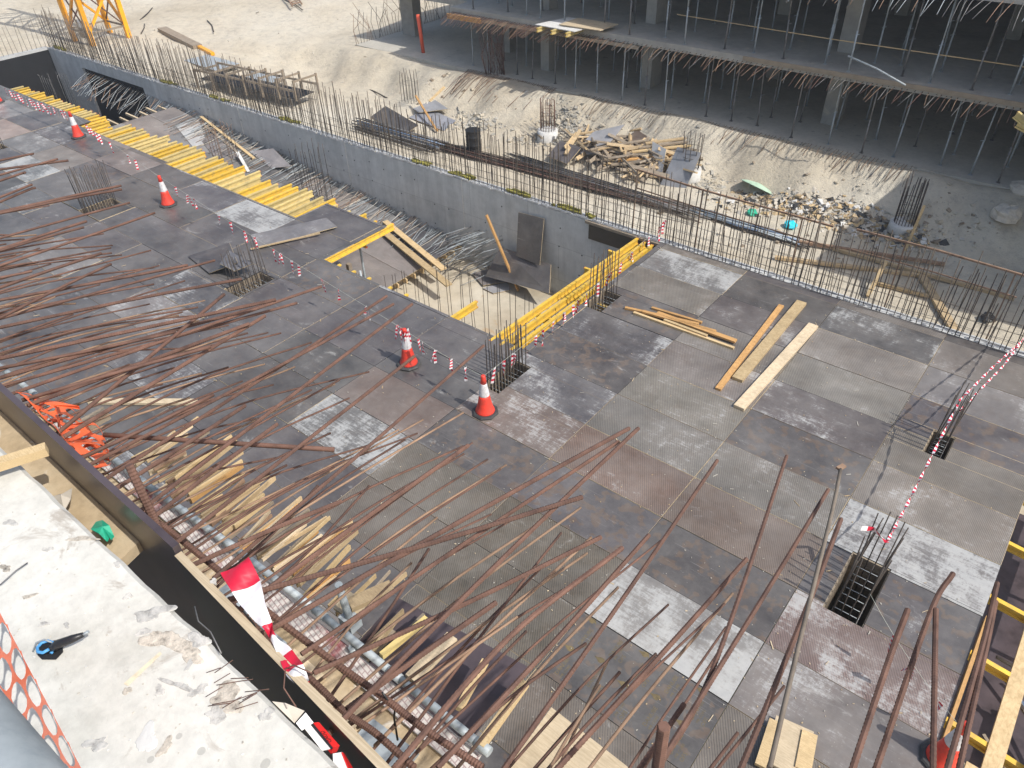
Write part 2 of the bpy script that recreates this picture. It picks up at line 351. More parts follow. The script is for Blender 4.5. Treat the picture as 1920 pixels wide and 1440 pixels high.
# ------------------------------------------------------------------ formwork deck (z = 0): plywood panels one by one
deck = thing('formwork_deck', (-10, 10, 0), 'wide formwork deck of dark film faced plywood panels across the site', 'formwork deck')
XR, SX, SY, Y0 = 1.28, 2.455, 1.22, 12.04
HOLES = [(-24.55, -23.95, 8.35, 9.5), (-16.65, -16.0, 8.3, 9.45), (-8.62, -8.12, 9.3, 10.45), (-8.62, -8.1, 13.25, 14.2),
         (-0.72, -0.1, 8.3, 9.66), (-0.5, -0.1, 12.84, 13.62), (-32.75, -32.1, 8.4, 9.5)]
CUTS = [(-15.73, -8.72, 10.92, 18), (-18.45, -15.73, 13.35, 18), (-25.75, -18.45, 12.12, 18), (-32.2, -25.75, 12.25, 18), (-60, -32.2, 12.78, 18), (-8.8, -8.7, 10.9, 18)]
def sub(rects, h):
    out = []
    for (a, b, c, d) in rects:
        if h[1] <= a or h[0] >= b or h[3] <= c or h[2] >= d: out.append((a, b, c, d)); continue
        if h[2] > c: out.append((a, b, c, h[2]))
        if h[3] < d: out.append((a, b, h[3], d))
        c2, d2 = max(c, h[2]), min(d, h[3])
        if h[0] > a: out.append((a, h[0], c2, d2))
        if h[1] < b: out.append((h[1], b, c2, d2))
    return [q for q in out if q[1]-q[0] > 0.03 and q[3]-q[2] > 0.03]
ST = {  # material, colour, cement amount
 'k': ('film_ply', (0.060, 0.060, 0.066), 0.18), 'kp': ('film_ply_printed', (0.056, 0.058, 0.066), 0.12), 'kw': ('film_ply', (0.060, 0.061, 0.072), 0.56),
 'ku': ('film_ply', (0.072, 0.068, 0.074), 0.46), 'kb': ('film_ply_printed', (0.050, 0.045, 0.044), 0.10), 'g': ('film_ply', (0.125, 0.122, 0.12), 0.35),
 'l': ('film_ply_mesh', (0.175, 0.172, 0.168), 0.45), 'w': ('film_ply', (0.13, 0.135, 0.145), 1.0), 'w2': ('film_ply', (0.14, 0.15, 0.158), 0.86),
 'ww': ('film_ply', (0.27, 0.275, 0.27), 0.9), 'b': ('film_ply', (0.120, 0.098, 0.090), 0.30), 'bc': ('film_ply', (0.155, 0.115, 0.10), 0.62), 'mb': ('film_ply_mesh', (0.145, 0.108, 0.09), 0.22),
 'mo': ('film_ply_mesh', (0.092, 0.085, 0.068), 0.22), 'mg': ('film_ply_mesh', (0.142, 0.136, 0.128), 0.36), 'mr': ('film_ply_mesh', (0.165, 0.118, 0.112), 0.60), 'p': ('film_ply', (0.32, 0.24, 0.215), 0.5),
 'lg': ('film_ply', (0.165, 0.165, 0.168), 0.5), 'br': ('film_ply', (0.17, 0.15, 0.14), 0.3)}
STP = [(1290, 515, 'w2'), (1240, 555, 'mg'), (1200, 590, 'kb'), (1150, 640, 'kw'), (1120, 690, 'kb'), (1060, 735, 'kw'), (1000, 775, 'bc'), (920, 840, 'kp'), (830, 905, 'mo'),
 (1480, 545, 'k'), (1420, 590, 'ku'), (1350, 640, 'mg'), (1300, 690, 'mg'), (1240, 745, 'mg'), (1180, 800, 'mg'), (1130, 870, 'mb'), (1080, 940, 'kp'), (1000, 1000, 'mo'), (930, 1090, 'mo'), (850, 1180, 'mo'),
 (1650, 615, 'kw'), (1620, 660, 'l'), (1580, 720, 'l'), (1530, 785, 'ku'), (1480, 850, 'kp'), (1430, 920, 'mg'), (1390, 990, 'mb'), (1300, 1050, 'kp'), (1240, 1150, 'ww'), (1150, 1220, 'kp'), (1050, 1320, 'mo'),
 (1850, 660, 'k'), (1830, 730, 'lg'), (1850, 800, 'kp'), (1840, 870, 'k'), (1760, 900, 'mg'), (1740, 970, 'mg'), (1740, 1080, 'w'), (1740, 1160, 'kp'), (1640, 1200, 'mr'), (1600, 1330, 'g'), (1450, 1400, 'mg'),
 (740, 760, 'b'), (660, 810, 'w'), (880, 680, 'k'), (620, 880, 'k'), (900, 1000, 'mo'), (760, 960, 'mo'), (290, 575, 'lg'), (130, 480, 'lg'), (380, 550, 'kw'), (330, 500, 'k'), (440, 390, 'w2'), (380, 360, 'kw'), (520, 395, 'g'),
 (40, 240, 'p'), (100, 265, 'lg'), (150, 300, 'br'), (60, 300, 'w2'), (90, 325, 'w2'), (240, 310, 'br'), (30, 215, 'lg'), (200, 350, 'k'), (100, 350, 'g'), (300, 440, 'k'), (230, 270, 'br'), (420, 345, 'g'), (480, 640, 'k'), (560, 600, 'k'), (600, 440, 'k'), (250, 720, 'k')]
def cell(x, y): return (math.floor((XR-x)/SX), math.floor((y-Y0)/SY))
STY = {}
for px, py, s_ in STP:
    p = uz(px, py); STY[cell(p.x, p.y)] = s_
printed = []
PM = {}
def panel_mesh(mb, r_, z):
    a, b, c, d = r_; k = len(mb.v); e = 0.004; t = 0.021
    for zz, i in ((z-t, 0), (z-0.003, 0), (z, e)):
        mb.v += [V((a+i, c+i, zz)), V((b-i, c+i, zz)), V((b-i, d-i, zz)), V((a+i, d-i, zz))]
    mb.quad([k+3, k+2, k+1, k], 1); mb.quad([k+8, k+9, k+10, k+11], 0)
    for L in (0, 4):
        for i in range(4): j = (i+1) % 4; mb.quad([k+L+i, k+L+j, k+L+4+j, k+L+4+i], 1)
for j in range(-0, 20):
    xb = XR-j*SX; xa = xb-SX
    for k in range(-8, 5):
        ya = Y0+k*SY; yb = min(ya+SY, 17.24)
        if yb-ya < 0.05 or yb < 1: continue
        gp = 0.004
        rects = [(xa+gp, xb-gp, ya+gp, yb-gp)]
        for h in CUTS+HOLES: rects = sub(rects, h)
        if not rects: continue
        sname = STY.get((j, k)) or R.choice(['k', 'k', 'k', 'k', 'k', 'kp', 'k', 'kw'] if j > 3 else ['k', 'kp', 'mg', 'g', 'ku'])
        if sname in ('ww',): zt = 0.004
        else: zt = R.uniform(-0.007, 0.004)
        mt, cl, am = ST[sname]; f = R.uniform(0.9, 1.12)
        mb = MB()
        for r_ in rects: panel_mesh(mb, r_, zt)
        o = mb.build('plywood_panel', [mt, R.choice(['raw_ply', 'old_timber', 'old_timber', 'black_rubber', 'black_rubber'])], deck)
        cl = [0.019+1.22*cl[0], 0.0165+1.17*cl[1], 0.0155+1.08*cl[2]]; cl = [q+(m_-q)*.22 for q, m_ in zip(cl, (.125, .115, .112))]; cl = [cl[0]*.80, cl[1]*.775, cl[2]*.755]; am = min(1, am+.16); o.color = (cl[0]*f*R.uniform(.96, 1.04), cl[1]*f, cl[2]*f*R.uniform(.96, 1.05), am)
        if (j, k) in [cell(*uz(1150, 1220).xy), cell(*uz(1320, 1370).xy)]: printed.append((o, xa, ya, zt))
# printed lettering and drop mark on the panels near the slab
def text_mesh(s, size):
    c = bpy.data.curves.new('t', 'FONT'); c.body = s; c.size = size; c.resolution_u = 2
    t = bpy.data.objects.new('t', c); col.objects.link(t); dg = bpy.context.evaluated_depsgraph_get()
    me = bpy.data.meshes.new_from_object(t.evaluated_get(dg)); col.objects.unlink(t); bpy.data.objects.remove(t)
    vs = [v.co.copy() for v in me.vertices]; fs = [list(p.vertices) for p in me.polygons]; bpy.data.meshes.remove(me); return vs, fs
try:
    TX = [(text_mesh('DANUBE', 0.085), 0.0), (text_mesh('MR CORE', 0.055), -0.075), (text_mesh('OFS', 0.085), -0.165)]
except Exception: TX = []
for o, xa, ya, zt in printed:
    for a in range(5):
        for b_ in range(2):
            mb = MB()
            ox, oy = xa+0.30+a*0.47, ya+0.10+b_*0.60+(a % 2)*0.12
            for (vs, fs), dy in TX:
                k = len(mb.v); mb.v += [V((ox-(v.y+dy), oy+v.x, zt+0.0012)) for v in vs]
                for f_ in fs: mb.quad([k+i for i in f_])
            cx, cy = ox-0.12, oy+0.47; k = len(mb.v)
            out = [(0.0, 0.10), (-0.022, 0.04), (-0.05, -0.01), (-0.045, -0.05), (-0.01, -0.065), (-0.03, -0.11), (0.02, -0.075), (0.045, -0.05), (0.04, 0.0), (0.015, 0.04)]
            mb.v += [V((cx-q, cy+p, zt+0.0012)) for p, q in out]; mb.quad(list(range(k, k+len(out))))
            tag(mb.build('print', 'print_ochre', o), kind='stuff')
# joists: yellow timber I-beams under the deck edge
def ibeam(mb, a, b, mi=0, cap=1, h=0.20, w=0.08, up_=None):
    a, b = V(a), V(b); F = frame(b-a); u = F.col[2]; L = (b-a).length
    for dz, ww, hh in ((h/2-0.02, w, 0.04), (-h/2+0.02, w, 0.04), (0, 0.028, h-0.08)): mb.box((a+b)/2+u*dz, (L, ww, hh), F, mi)
    d = F.col[0]
    for e in (a-d*0.004, b+d*0.004):
        for dz, ww, hh in ((h/2-0.02, w*1.01, 0.041), (-h/2+0.02, w*1.01, 0.041)): mb.box(e+u*dz, (0.012, ww, hh), F, cap)
xj = -39.6
while xj < -16.2:
    if -32.2 < xj < -31.7: ya, yb = 12.25, 13.25
    elif xj < -32.2: ya, yb = 12.0, 13.42+R.uniform(-.1, .1)
    elif xj < -30.6: ya, yb = 12.0, 12.95
    elif xj < -18.5: ya, yb = 11.6, 13.55+R.uniform(-.22, .25)
    else: ya, yb = 12.8, 13.5+R.uniform(-.1, .12)
    mb = MB(); ibeam(mb, (xj, ya-0.4, -0.13), (xj+R.uniform(-.06, .06), yb, -0.13))
    mb.build('timber_joist', [R.choice(['yellow_paint', 'yellow_paint', 'yellow_faded', 'yellow_faded']), R.choice(['red_cap', 'yellow_faded'])], deck)
    xj += R.uniform(0.30, 0.46) if xj < -18.5 else 0.62
for x_ in (-15.2, -14.6, -14.0, -13.2, -12.6):
    mb = MB(); ibeam(mb, (x_, 10.0, -0.13), (x_, 11.05, -0.13)); mb.build('timber_joist', ['yellow_paint', 'yellow_faded'], deck)
for yj in (10.78, 12.6):
    mb = MB(); ibeam(mb, (-18.6 if yj > 12 else -15.9, yj, -0.34), (-15.9 if yj > 12 else -8.6, yj, -0.34)); mb.build('timber_joist', ['yellow_paint', 'red_cap'], deck)
for yj in (11.4, 12.6, 13.9, 15.2, 16.4):
    mb = MB(); ibeam(mb, (-9.9 if yj in (15.2, 16.4) else -9.6, yj, -0.37), (-7.6, yj, -0.37)); mb.build('timber_joist', ['yellow_paint', 'red_cap'], deck)
for x_, y_ in ((-15.1, 11.6), (-14.3, 10.4), (-9.2, 12.8), (-9.2, 15.6), (-16.6, 12.9), (-20, 12.8), (-23, 12.8), (-28, 12.6), (1.0, 9.0), (1.0, 12.0)):
    MB().tube([(x_, y_, -3.0), (x_, y_, -0.47)], 0.035, 8).build('prop', 'galv', deck)
bm_ = MB(); bm_.box((-15.5, 11.55, -1.4), (0.12, 0.12, 2.1)); bm_.build('prop_head', 'old_timber', deck)
# loose beams
def loose_beam(a, b, label, mats=('yellow_paint', 'red_cap')):
    mb = MB(); ibeam(mb, a, b); tag(mb.build('timber_beam', list(mats), origin=a), label, 'beam', 'loose yellow timber beams')
loose_beam((-9.52, 10.7, -0.1), (-9.36, 17.05, -0.1), 'yellow timber beam over the pit, farthest of three from the plank deck')
loose_beam((-9.22, 10.7, -0.1), (-9.08, 17.0, -0.1), 'middle of three yellow timber beams bridging the pit gap to the wall')
loose_beam((-8.90, 10.7, -0.1), (-8.82, 16.95, -0.1), 'yellow timber beam lying right against the right deck edge over the pit')
loose_beam((-15.76, 10.85, -0.12), (-15.76, 13.62, -0.12), 'yellow timber beam with red end edging the dark deck corner over the pit')
loose_beam((-10.96, 10.4, -0.13), (-10.94, 11.85, -0.13), 'short yellow beam stub poking out over the pit from the deck edge')
# chips and dust crumbs on the deck
mb = MB()
for i in range(1300):
    if i < 800: p = uz(R.uniform(0, 1800), R.uniform(380, 1400))
    else: p = V((XR-SX*R.randint(0, 8)+R.gauss(0, .05), R.uniform(5, 17), 0)) if i % 2 else V((R.uniform(-18, 1.2), Y0+SY*R.randint(-5, 3)+R.gauss(0, .05), 0))
    if any(h[0] < p.x < h[1] and h[2] < p.y < h[3] for h in HOLES+CUTS) or p.x > 1.2 or p.y > 17.1: continue
    L = R.uniform(0.008, 0.032) if R.random() < .94 else R.uniform(.06, .16)
    mb.box(p+V((0, 0, 0.009)), (L, R.uniform(0.006, 0.018), 0.006), Matrix.Rotation(R.uniform(0, 6.3), 3, 'Z'), R.choice([0, 1, 1, 2]))
tag(mb.build('wood_chips', ['fresh_ply', 'rubble', 'timber']), 'scattered pale wood chips and cement crumbs on the dark deck', 'wood chips', kind='stuff')

# ------------------------------------------------------------------ retaining wall with starter bars
wall = thing('retaining_wall', (-22, 17.35, -3), 'long grey concrete retaining wall behind the pit with rows of starter bars', 'wall')
mb = MB()
XW = [-45.35, -42.0, -36.2, 30.0]
mb.box((-43.67, 17.375, -1.52), (3.35, 0.35, 2.96)); mb.box((-39.1, 17.375, -0.28), (5.8, 0.35, 0.48)); mb.box((-3.1, 17.375, -1.52), (66.2, 0.35, 2.96))
mb.build('wall_body', 'wall_concrete', wall)
mb = MB(); mb.box((-45.38, 8, -0.06), (0.3, 18.38, 0.12)); mb.box((-45.38, 8, -1.56), (0.28, 18.38, 2.88), mi=1); mb.build('return_wall', ['wall_concrete', 'near_black'], wall)  # return wall is coloured near black below its top strip
MB().box((-39.1, 17.325, -1.76), (5.8, 0.02, 2.46)).build('void_shade', 'near_black', wall)  # near-black plate stands in for the shade of a deep opening
th_ = mesh_of(MB().lathe((0, 0, 0), [(.03, -.004), (.022, .004)], 9), 'tie_hole', 'black_rubber')
for i in range(34):
    for zz in (-.55, -1.25, -1.95):
        if R.random() < .75: inst(th_, 'tie_hole', (-34+i*.78+R.uniform(-.06, .06), 17.198, zz+R.uniform(-.08, .08)), (math.pi/2, 0, 0), None, wall)
# ragged cement lip and weeds along the top
mb = MB(); xx = -45
while xx < 1.2:
    L = R.uniform(0.06, 0.3)
    if -8.6 < xx: mb.box((xx, 17.265+R.uniform(-.01, .01), 0.004), (L*0.5, R.uniform(.02, .05), 0.02), Matrix.Rotation(R.uniform(-.3, .3), 3, 'Z'))
    else: mb.box((xx, 17.22+R.uniform(-.02, .02), 0.004+R.uniform(-.02, .01)), (L, 0.06, 0.05), Matrix.Rotation(R.uniform(-.15, .15), 3, 'Z'))
    xx += L*R.uniform(0.7, 1.6)
mb.build('cement_lip', 'pale_cement', wall)
mb = MB()
for a, b_ in ((-45.2, -43.6), (-35, -33.6), (-31, -29.5), (-26, -25), (-18.6, -17.9), (-16.9, -15.9), (-14.4, -13.3), (-12.6, -11.0)):
    for i in range(14): mb.box((R.uniform(a, b_), 17.42+R.uniform(-.08, .1), 0.02), (R.uniform(.1, .35), R.uniform(.05, .14), R.uniform(.03, .07)), Matrix.Rotation(R.uniform(-.3, .3), 3, 'Z'))
mb.build('moss', 'moss', wall)
for x_ in (-22.0, -16.0-0.2, -28.6):                            # pale vertical joint lines on the face
    MB().box((x_, 17.193, -0.9), (0.035, 0.02, 1.8)).build('joint', 'pale_cement', wall)
MB().box((-9.55, 17.17, -0.06), (3.3, 0.12, 0.08)).build('edge_plank', 'old_timber', wall)
MB().box((-9.8, 17.19, -0.38), (2.6, 0.03, 0.46)).build('wet_board', 'black_film', wall)
UB = {m: mesh_of(MB().tube([(0, 0, 0), (0, 0, 0.5), (0, 0, 1)], 1.0, 6), 'bar', m) for m in ('dark_bar', 'tan_bar', 'rust', 'grey_bar', 'rust_dust', 'galv')}
def vbar(x_, y_, z_, h, r_, mat, parent, name='starter_bar', lean=0.03):
    o = inst(UB[mat], name, (x_, y_, z_), (R.gauss(0, lean), R.gauss(0, lean), R.uniform(0, 6)), (r_, r_, h), parent); return o
cands = []
xx = -45.2
while xx < 1.4:
    near = xx > -30
    for yy, hh in ((17.26, 1.72), (17.49, 1.82)):
        if yy > 17.3 and R.random() < 0.15: continue
        h = hh*R.uniform(0.86, 1.12)*(0.62 if R.random() < 0.16 else 1)
        cands.append((xx+R.uniform(-.05, .05), yy, h))
    xx += 0.135
cands.sort(key=lambda c: (V((c[0], c[1], 1))-CAM).length)
rest = MB()
for i, (a, b_, h) in enumerate(cands):
    if i < 292: vbar(a, b_, -0.02, h, R.uniform(0.0095, 0.0125), R.choice(['dark_bar', 'tan_bar', 'tan_bar']), wall)
    else: rest.tube([(a, b_, -0.02), (a+R.gauss(0, .04), b_+R.gauss(0, .04), h)], 0.0125, 5)
for i in range(26):                                            # bars along the return wall
    yy = 17.2-i*0.24; rest.tube([(-45.4, yy, 0), (-45.4+R.gauss(0, .04), yy+R.gauss(0, .04), R.uniform(1.1, 1.7))], 0.010, 5)
tag(rest.build('starter_bars', 'tan_bar', wall), kind='stuff')
for zt, yy in ((0.08, 17.27), (0.26, 17.27), (0.46, 17.27), (0.70, 17.27), (0.10, 17.5), (0.34, 17.5), (0.6, 17.5)):
    for k in range(8):
        a = -45+k*5.8; pts = [(a+q*0.97, yy+R.gauss(0, .012), zt+R.gauss(0, .02)) for q in range(7)]
        MB().tube(pts, 0.005, 5).build('tie_bar', R.choice(['tan_bar', 'grey_bar']), wall)
# dowels bent out of the wall foot over the ramp
def rampz(x_): return -2.47+0.096*(-16.4-x_)
for i in range(230):
    x_ = -32.2+15.7*(i/230)+R.uniform(-.1, .1); z_ = rampz(x_)
    L = R.uniform(0.7, 2.0); s_ = R.gauss(0.1, .22)
    mb = MB(); mb.tube([(x_, 17.2, z_+R.uniform(.05, .22)), (x_+s_*.3, 17.2-L*.4, z_+R.uniform(.06, .12)), (x_+s_, 17.2-L, z_+0.03)], 0.009, 5); mb.build('dowel_bar', R.choice(['grey_bar', 'rust_dust', 'sack', 'grey_bar', 'galv', 'galv']), wall)
for i in range(46):
    x_ = R.uniform(-16.4, -14.4); z_ = R.uniform(-2.7, -1.5); L = R.uniform(0.9, 1.7)
    MB().tube([(x_, 17.2, z_), (x_-R.uniform(.2, .5), 17.2-L*.6, z_-0.1), (x_-R.uniform(.3, .9), 17.2-L, max(-2.98, z_-R.uniform(.15, .5)))], 0.010, 5).build('dowel_bar', R.choice(['galv', 'grey_bar']), wall)
for i in range(60):                                            # bars bundled over the far opening
    x_ = -41.6+8.8*(i/60); z_ = -0.62-0.004*i
    MB().tube([(x_, 17.35, z_), (x_+R.gauss(.4, .2), 16.6, z_-R.uniform(.05, .2)), (x_+R.gauss(.8, .35), 15.7, z_-R.uniform(.2, .6))], 0.011, 5).build('dowel_bar', R.choice(['grey_bar', 'galv', 'rust_dust']), wall)

# ------------------------------------------------------------------ pit: ramp platform, boards, rebar
ramp_ = thing('ramp_platform', (-26, 14, -2), 'sloping grey plywood ramp platform in the pit beside the concrete wall', 'platform')
for i in range(7):
    xb = -16.4-i*2.44; xa = xb-2.43
    for yy in (9.6, 10.83, 12.06, 13.29, 14.52, 15.75):
        y2 = min(yy+1.215, 17.15)
        mb = MB(); mb.sheet([(xa, yy, rampz(xa)), (xb, yy, rampz(xb)), (xb, y2, rampz(xb)), (xa, y2, rampz(xa))], 0.021, 0, 1)
        o = mb.build('plywood_panel', [R.choice(['film_ply', 'film_ply', 'film_ply_mesh']), 'raw_ply'], ramp_)
        s_ = ST[R.choice(['g', 'l', 'k', 'lg', 'br', 'g'])]; f = 1.15; o.color = (s_[1][0]*f, s_[1][1]*f, s_[1][2]*f, s_[2])
for i in range(20): MB().beam((-16.75, 9.7+i*0.39, rampz(-16.5)-0.12), (-16.33, 9.7+i*0.39, rampz(-16.3)-0.12), 0.05, 0.16).build('joist_end', 'pine', ramp_)
for i in range(10): MB().beam((-33.0, 12.6+i*0.46, rampz(-33)-0.12), (-34.2-R.uniform(0, .6), 12.6+i*0.46, rampz(-34)-0.14), 0.08, 0.1).build('joist_end', 'fresh_ply', ramp_)
MB().box((-16.9, 13.4, -2.78), (0.1, 7.4, 0.4)).build('bearer', 'old_timber', ramp_)
for i in range(4): MB().box((-20-3.3*i, 13.4, rampz(-20-3.3*i)/2-1.5-0.1), (0.12, 6.8, 3.0+rampz(-20-3.3*i)-0.2)).build('support_wall', 'old_timber', ramp_)
def plank(a, b, wd, ht, mat, label, roll=0.0, cat='plank', group=None, name='timber_plank'):
    mb = MB(); mb.beam(a, b, wd, ht, 0, roll); return tag(mb.build(name, mat, origin=a), label, cat, group)
def sheet(cs, t, mat, label, edge='raw_ply', colr=None, cat='plywood sheet', name='plywood_sheet'):
    mb = MB(); mb.sheet(cs, t, 0, 1); o = mb.build(name, [mat, edge], origin=cs[0])
    if colr: o.color = colr
    return tag(o, label, cat)
def up_(p, dz): return p+V((0, 0, dz))
def rp(x_, y_, dz=0.0):                                        # pixel onto the ramp
    d = ray(x_, y_); k = -0.096; z0 = -2.47+0.096*(-16.4)+dz
    t = (z0-HC)/(d.z-k*d.x); return CAM+d*t
GREY = (0.30, 0.30, 0.31, 0.5); DARK = (0.06, 0.055, 0.055, 0.2); BRN = (0.17, 0.15, 0.145, 0.3)
sheet([rp(362, 276, .03), rp(388, 268, .03), rp(372, 223, .03), rp(330, 237, .03)], 0.02, 'film_ply', 'pale worn plywood sheet lying at the upper end of the ramp', colr=(0.42, 0.42, 0.41, 0.8))
sheet([rp(412, 305, .03), rp(455, 292, .03), rp(398, 250, .03), rp(378, 265, .03)], 0.02, 'film_ply', 'brownish plywood sheet behind the column bars on the ramp', colr=BRN)
sheet([rp(508, 315, .02), rp(546, 312, .35), rp(512, 278, .4), rp(468, 284, .06)], 0.02, 'film_ply', 'warped grey plywood sheet propped up with dark shadow on the ramp', colr=(0.26, 0.24, 0.24, 0.2))
plank(rp(377, 219, .12), rp(476, 297, .08), 0.12, 0.07, 'pine', 'long pale plank lying slantwise over sheets on the ramp')
plank(rp(478, 258, .1), rp(590, 315, .06), 0.10, 0.09, 'orange_timber', 'orange timber plank lying at the foot of the concrete wall on the ramp')
plank(rp(445, 285, .3), rp(466, 322, .05), 0.12, 0.03, 'pale_cement', 'short whitish board leaning among sheets on the ramp')
plank(rp(405, 222, .12), rp(455, 248, .1), 0.05, 0.05, 'red_cap', 'thin red painted bar lying against the wall on the ramp')
plank(rp(380, 232, .06), rp(450, 290, .06), 0.10, 0.04, 'old_timber', 'dark old plank under the long pale plank on the ramp')
plank(rp(708, 425, .10), uz(842, 535, -2.30), 0.24, 0.05, 'pine', 'pale scaffold plank sloping from the ramp down to the pit floor')
plank(rp(722, 415, .10), uz(832, 505, -2.32), 0.22, 0.05, 'pine', 'second pale plank with grey patches beside the sloping scaffold plank')
plank(rp(672, 405, .3), rp(700, 425, .12), 0.16, 0.04, 'pine', 'short upright board end sticking up beside the yellow joists')
a = uz(972, 545, -2.97); b = V(uy(912, 403, 16.5)); plank(a, b, 0.12, 0.05, 'orange_timber', 'orange plank standing steeply against the wall in the pit', roll=0.3)
sheet([uy(968, 480, 16.75), uy(1012, 497, 16.75), uy(1020, 410, 17.12), uy(972, 398, 17.12)], 0.02, 'film_ply', 'tall dark plywood sheet leaning upright on the pit wall', colr=DARK)
sheet([uy(910, 518, 16.3), uy(1030, 550, 16.3), uy(1033, 496, 16.9), uy(938, 462, 16.9)], 0.02, 'film_ply', 'long dark plywood sheet on edge leaning at the wall foot in the pit', colr=(0.075, 0.068, 0.066, 0.25))
sheet([uz(905, 535, -2.93), uz(957, 527, -2.93), uz(925, 502, -2.93), uz(885, 512, -2.93)], 0.02, 'film_ply', 'brownish plywood sheet lying flat on the pit floor', colr=BRN)
sheet([uz(925, 550, -2.96), uz(960, 543, -2.96), uz(950, 528, -2.96), uz(905, 540, -2.96)], 0.02, 'film_ply', 'grey plywood offcut half under a sheet on the pit floor', colr=GREY)
plank(uz(915, 500, -2.85), uz(1010, 535, -2.85), 0.1, 0.08, 'old_timber', 'grey old plank lying below the leaning sheet on the pit floor')
# row of starter bars on the pit floor near the deck edge
low = thing('low_kerb', (-12, 12.9, -3), 'low concrete kerb with a row of thin starter bars in the pit', 'kerb')
MB().box((-12.2, 12.9, -2.93), (7.4, 0.25, 0.14)).build('kerb_body', 'pit_concrete', low)
for i in range(30): vbar(-15.6+i*0.23, 12.85+(i % 2)*0.1, -2.9, min(2.85, 1.55+i*.11)*R.uniform(.92, 1.04), 0.008, 'dark_bar', low, 'starter_bar', 0.02)
MB().tube([(-15.6, 12.85, -2.2), (-12, 12.86, -2.22), (-8.7, 12.85, -2.2)], 0.006, 5).build('tie_bar', 'dark_bar', low)
def cage(x0, x1, y0, y1, zb, zt, label, nx_, ny_, mat='dark_bar', ties=3, rad=0.011, lean=(0, 0), group='column starter bar cages'):
    c = thing('column_rebar_cage', ((x0+x1)/2, (y0+y1)/2, zb), label, 'rebar cage', group)
    P_ = [(x0+(x1-x0)*i/(nx_-1), yy) for i in range(nx_) for yy in (y0, y1)]+[(xx_, y0+(y1-y0)*i/(ny_-1)) for i in range(1, ny_-1) for xx_ in (x0, x1)]
    for a, b_ in P_:
        h = zt-zb+R.uniform(-.12, .1); l1, l2 = R.gauss(lean[0], .03), R.gauss(lean[1], .03)
        MB().tube([(a, b_, zb), (a, b_, min(zt, 0.05) if zb < 0 else zb+.1), (a+l1, b_+l2, zb+h)], rad, 6).build('bar', mat, c)
    for i in range(ties):
        z_ = -0.12-i*0.16 if zb < 0 < zt and zb > -2 else zb+0.15+i*0.28
        MB().tube([(x0-.012, y0-.012, z_), (x1+.012, y0-.012, z_), (x1+.012, y1+.012, z_), (x0-.012, y1+.012, z_), (x0-.012, y0-.01, z_)], 0.006, 5).build('tie', 'grey_bar', c)
    if zb == -0.9:
        nq = 7
        for q in range(nq):
            yy = y0+(y1-y0)*(q+.5)/nq; MB().tube([(x0-.02, yy, -.10-.02*(q % 2)), (x1+.02, yy, -.10-.02*(q % 2))], .006, 5).build('tie', 'galv', c)
    return c
cage(-24.42, -24.08, 8.45, 9.4, -0.9, 1.32, 'column bar cage rising from a deck opening near two cones at left', 4, 11)
cage(-16.5, -16.12, 8.42, 9.34, -0.9, 1.1, 'column bar cage beside the bent plywood offcut on the deck', 3, 7)
cage(-8.5, -8.2, 9.4, 10.36, -0.9, 1.2, 'column bar cage just behind the nearest standing cone on the deck', 4, 10)
cage(-8.5, -8.2, 13.3, 14.1, -0.9, 1.3, 'column bar cage beside the yellow beams at the deck edge', 3, 6)
cage(-0.58, -0.22, 8.4, 9.56, -0.9, 1.15, 'nearest column bar cage in the opening at lower right of the deck', 4, 9, lean=(0.05, .1), ties=5)
cage(-0.42, -0.2, 12.9, 13.55, -0.9, 1.2, 'column bar cage in the small opening at the right side of the deck', 4, 6, lean=(0.05, .1))
cage(-32.6, -32.2, 8.5, 9.4, -0.9, 1.1, 'column bar cage at the left picture edge beside the pinkish panel', 3, 5)
for (a, b_, c_, d_) in HOLES:                                  # form boards lining each opening, run deep to darken the inside
    k = thing('opening_form', ((a+b_)/2, (c_+d_)/2, -0.9), '', 'form box')
    pc = ((a+b_)/2, (c_+d_)/2)
    for cx, cy, dx, dy in ((a+.01, pc[1], .018, d_-c_), (b_-.01, pc[1], .018, d_-c_), (pc[0], c_+.01, b_-a-.04, .018), (pc[0], d_-.01, b_-a-.04, .018)):
        MB().box((cx, cy, -1.5), (dx, dy, 2.94)).build('form_board', 'old_timber', k)
    k['label'] = {-24.55: 'plywood box lining the deck opening near two cones at left', -16.65: 'plywood box lining the deck opening beside the bent offcut', -8.62: 'plywood box lining the deck opening behind the nearest standing cone' if c_ < 11 else 'plywood box lining the deck opening by the yellow beams',
        -0.72: 'plywood box lining the largest deck opening at lower right', -0.5: 'plywood box lining the small deck opening at right', -32.75: 'plywood box lining the deck opening at the left picture edge'}[a]
    k['group'] = 'lined deck openings'
cage(-22.6, -21.7, 15.2, 16.0, -2.0, 0.35, 'tall column bar cage on the ramp in front of the wall', 4, 4, ties=5)
cage(-27.6, -26.9, 15.0, 15.7, -1.5, 0.2, 'column bar cage among loose sheets high on the ramp', 4, 3, 'rust_dust', ties=3)
cage(-15.9, -15.5, 11.5, 11.9, -2.98, -0.9, 'thin bar cage under the deck corner in the pit', 3, 3, ties=4)
cage(-41.2, -40.2, 14.8, 15.6, -2.98, -0.2, 'column bar cage in the dark far end of the pit', 5, 3, 'grey_bar', ties=4)
cage(-36.6, -35.6, 13.9, 14.6, -2.98, -0.9, 'column bar cage in the dark pit beyond the ramp joists', 6, 3, 'rust_dust', ties=3)

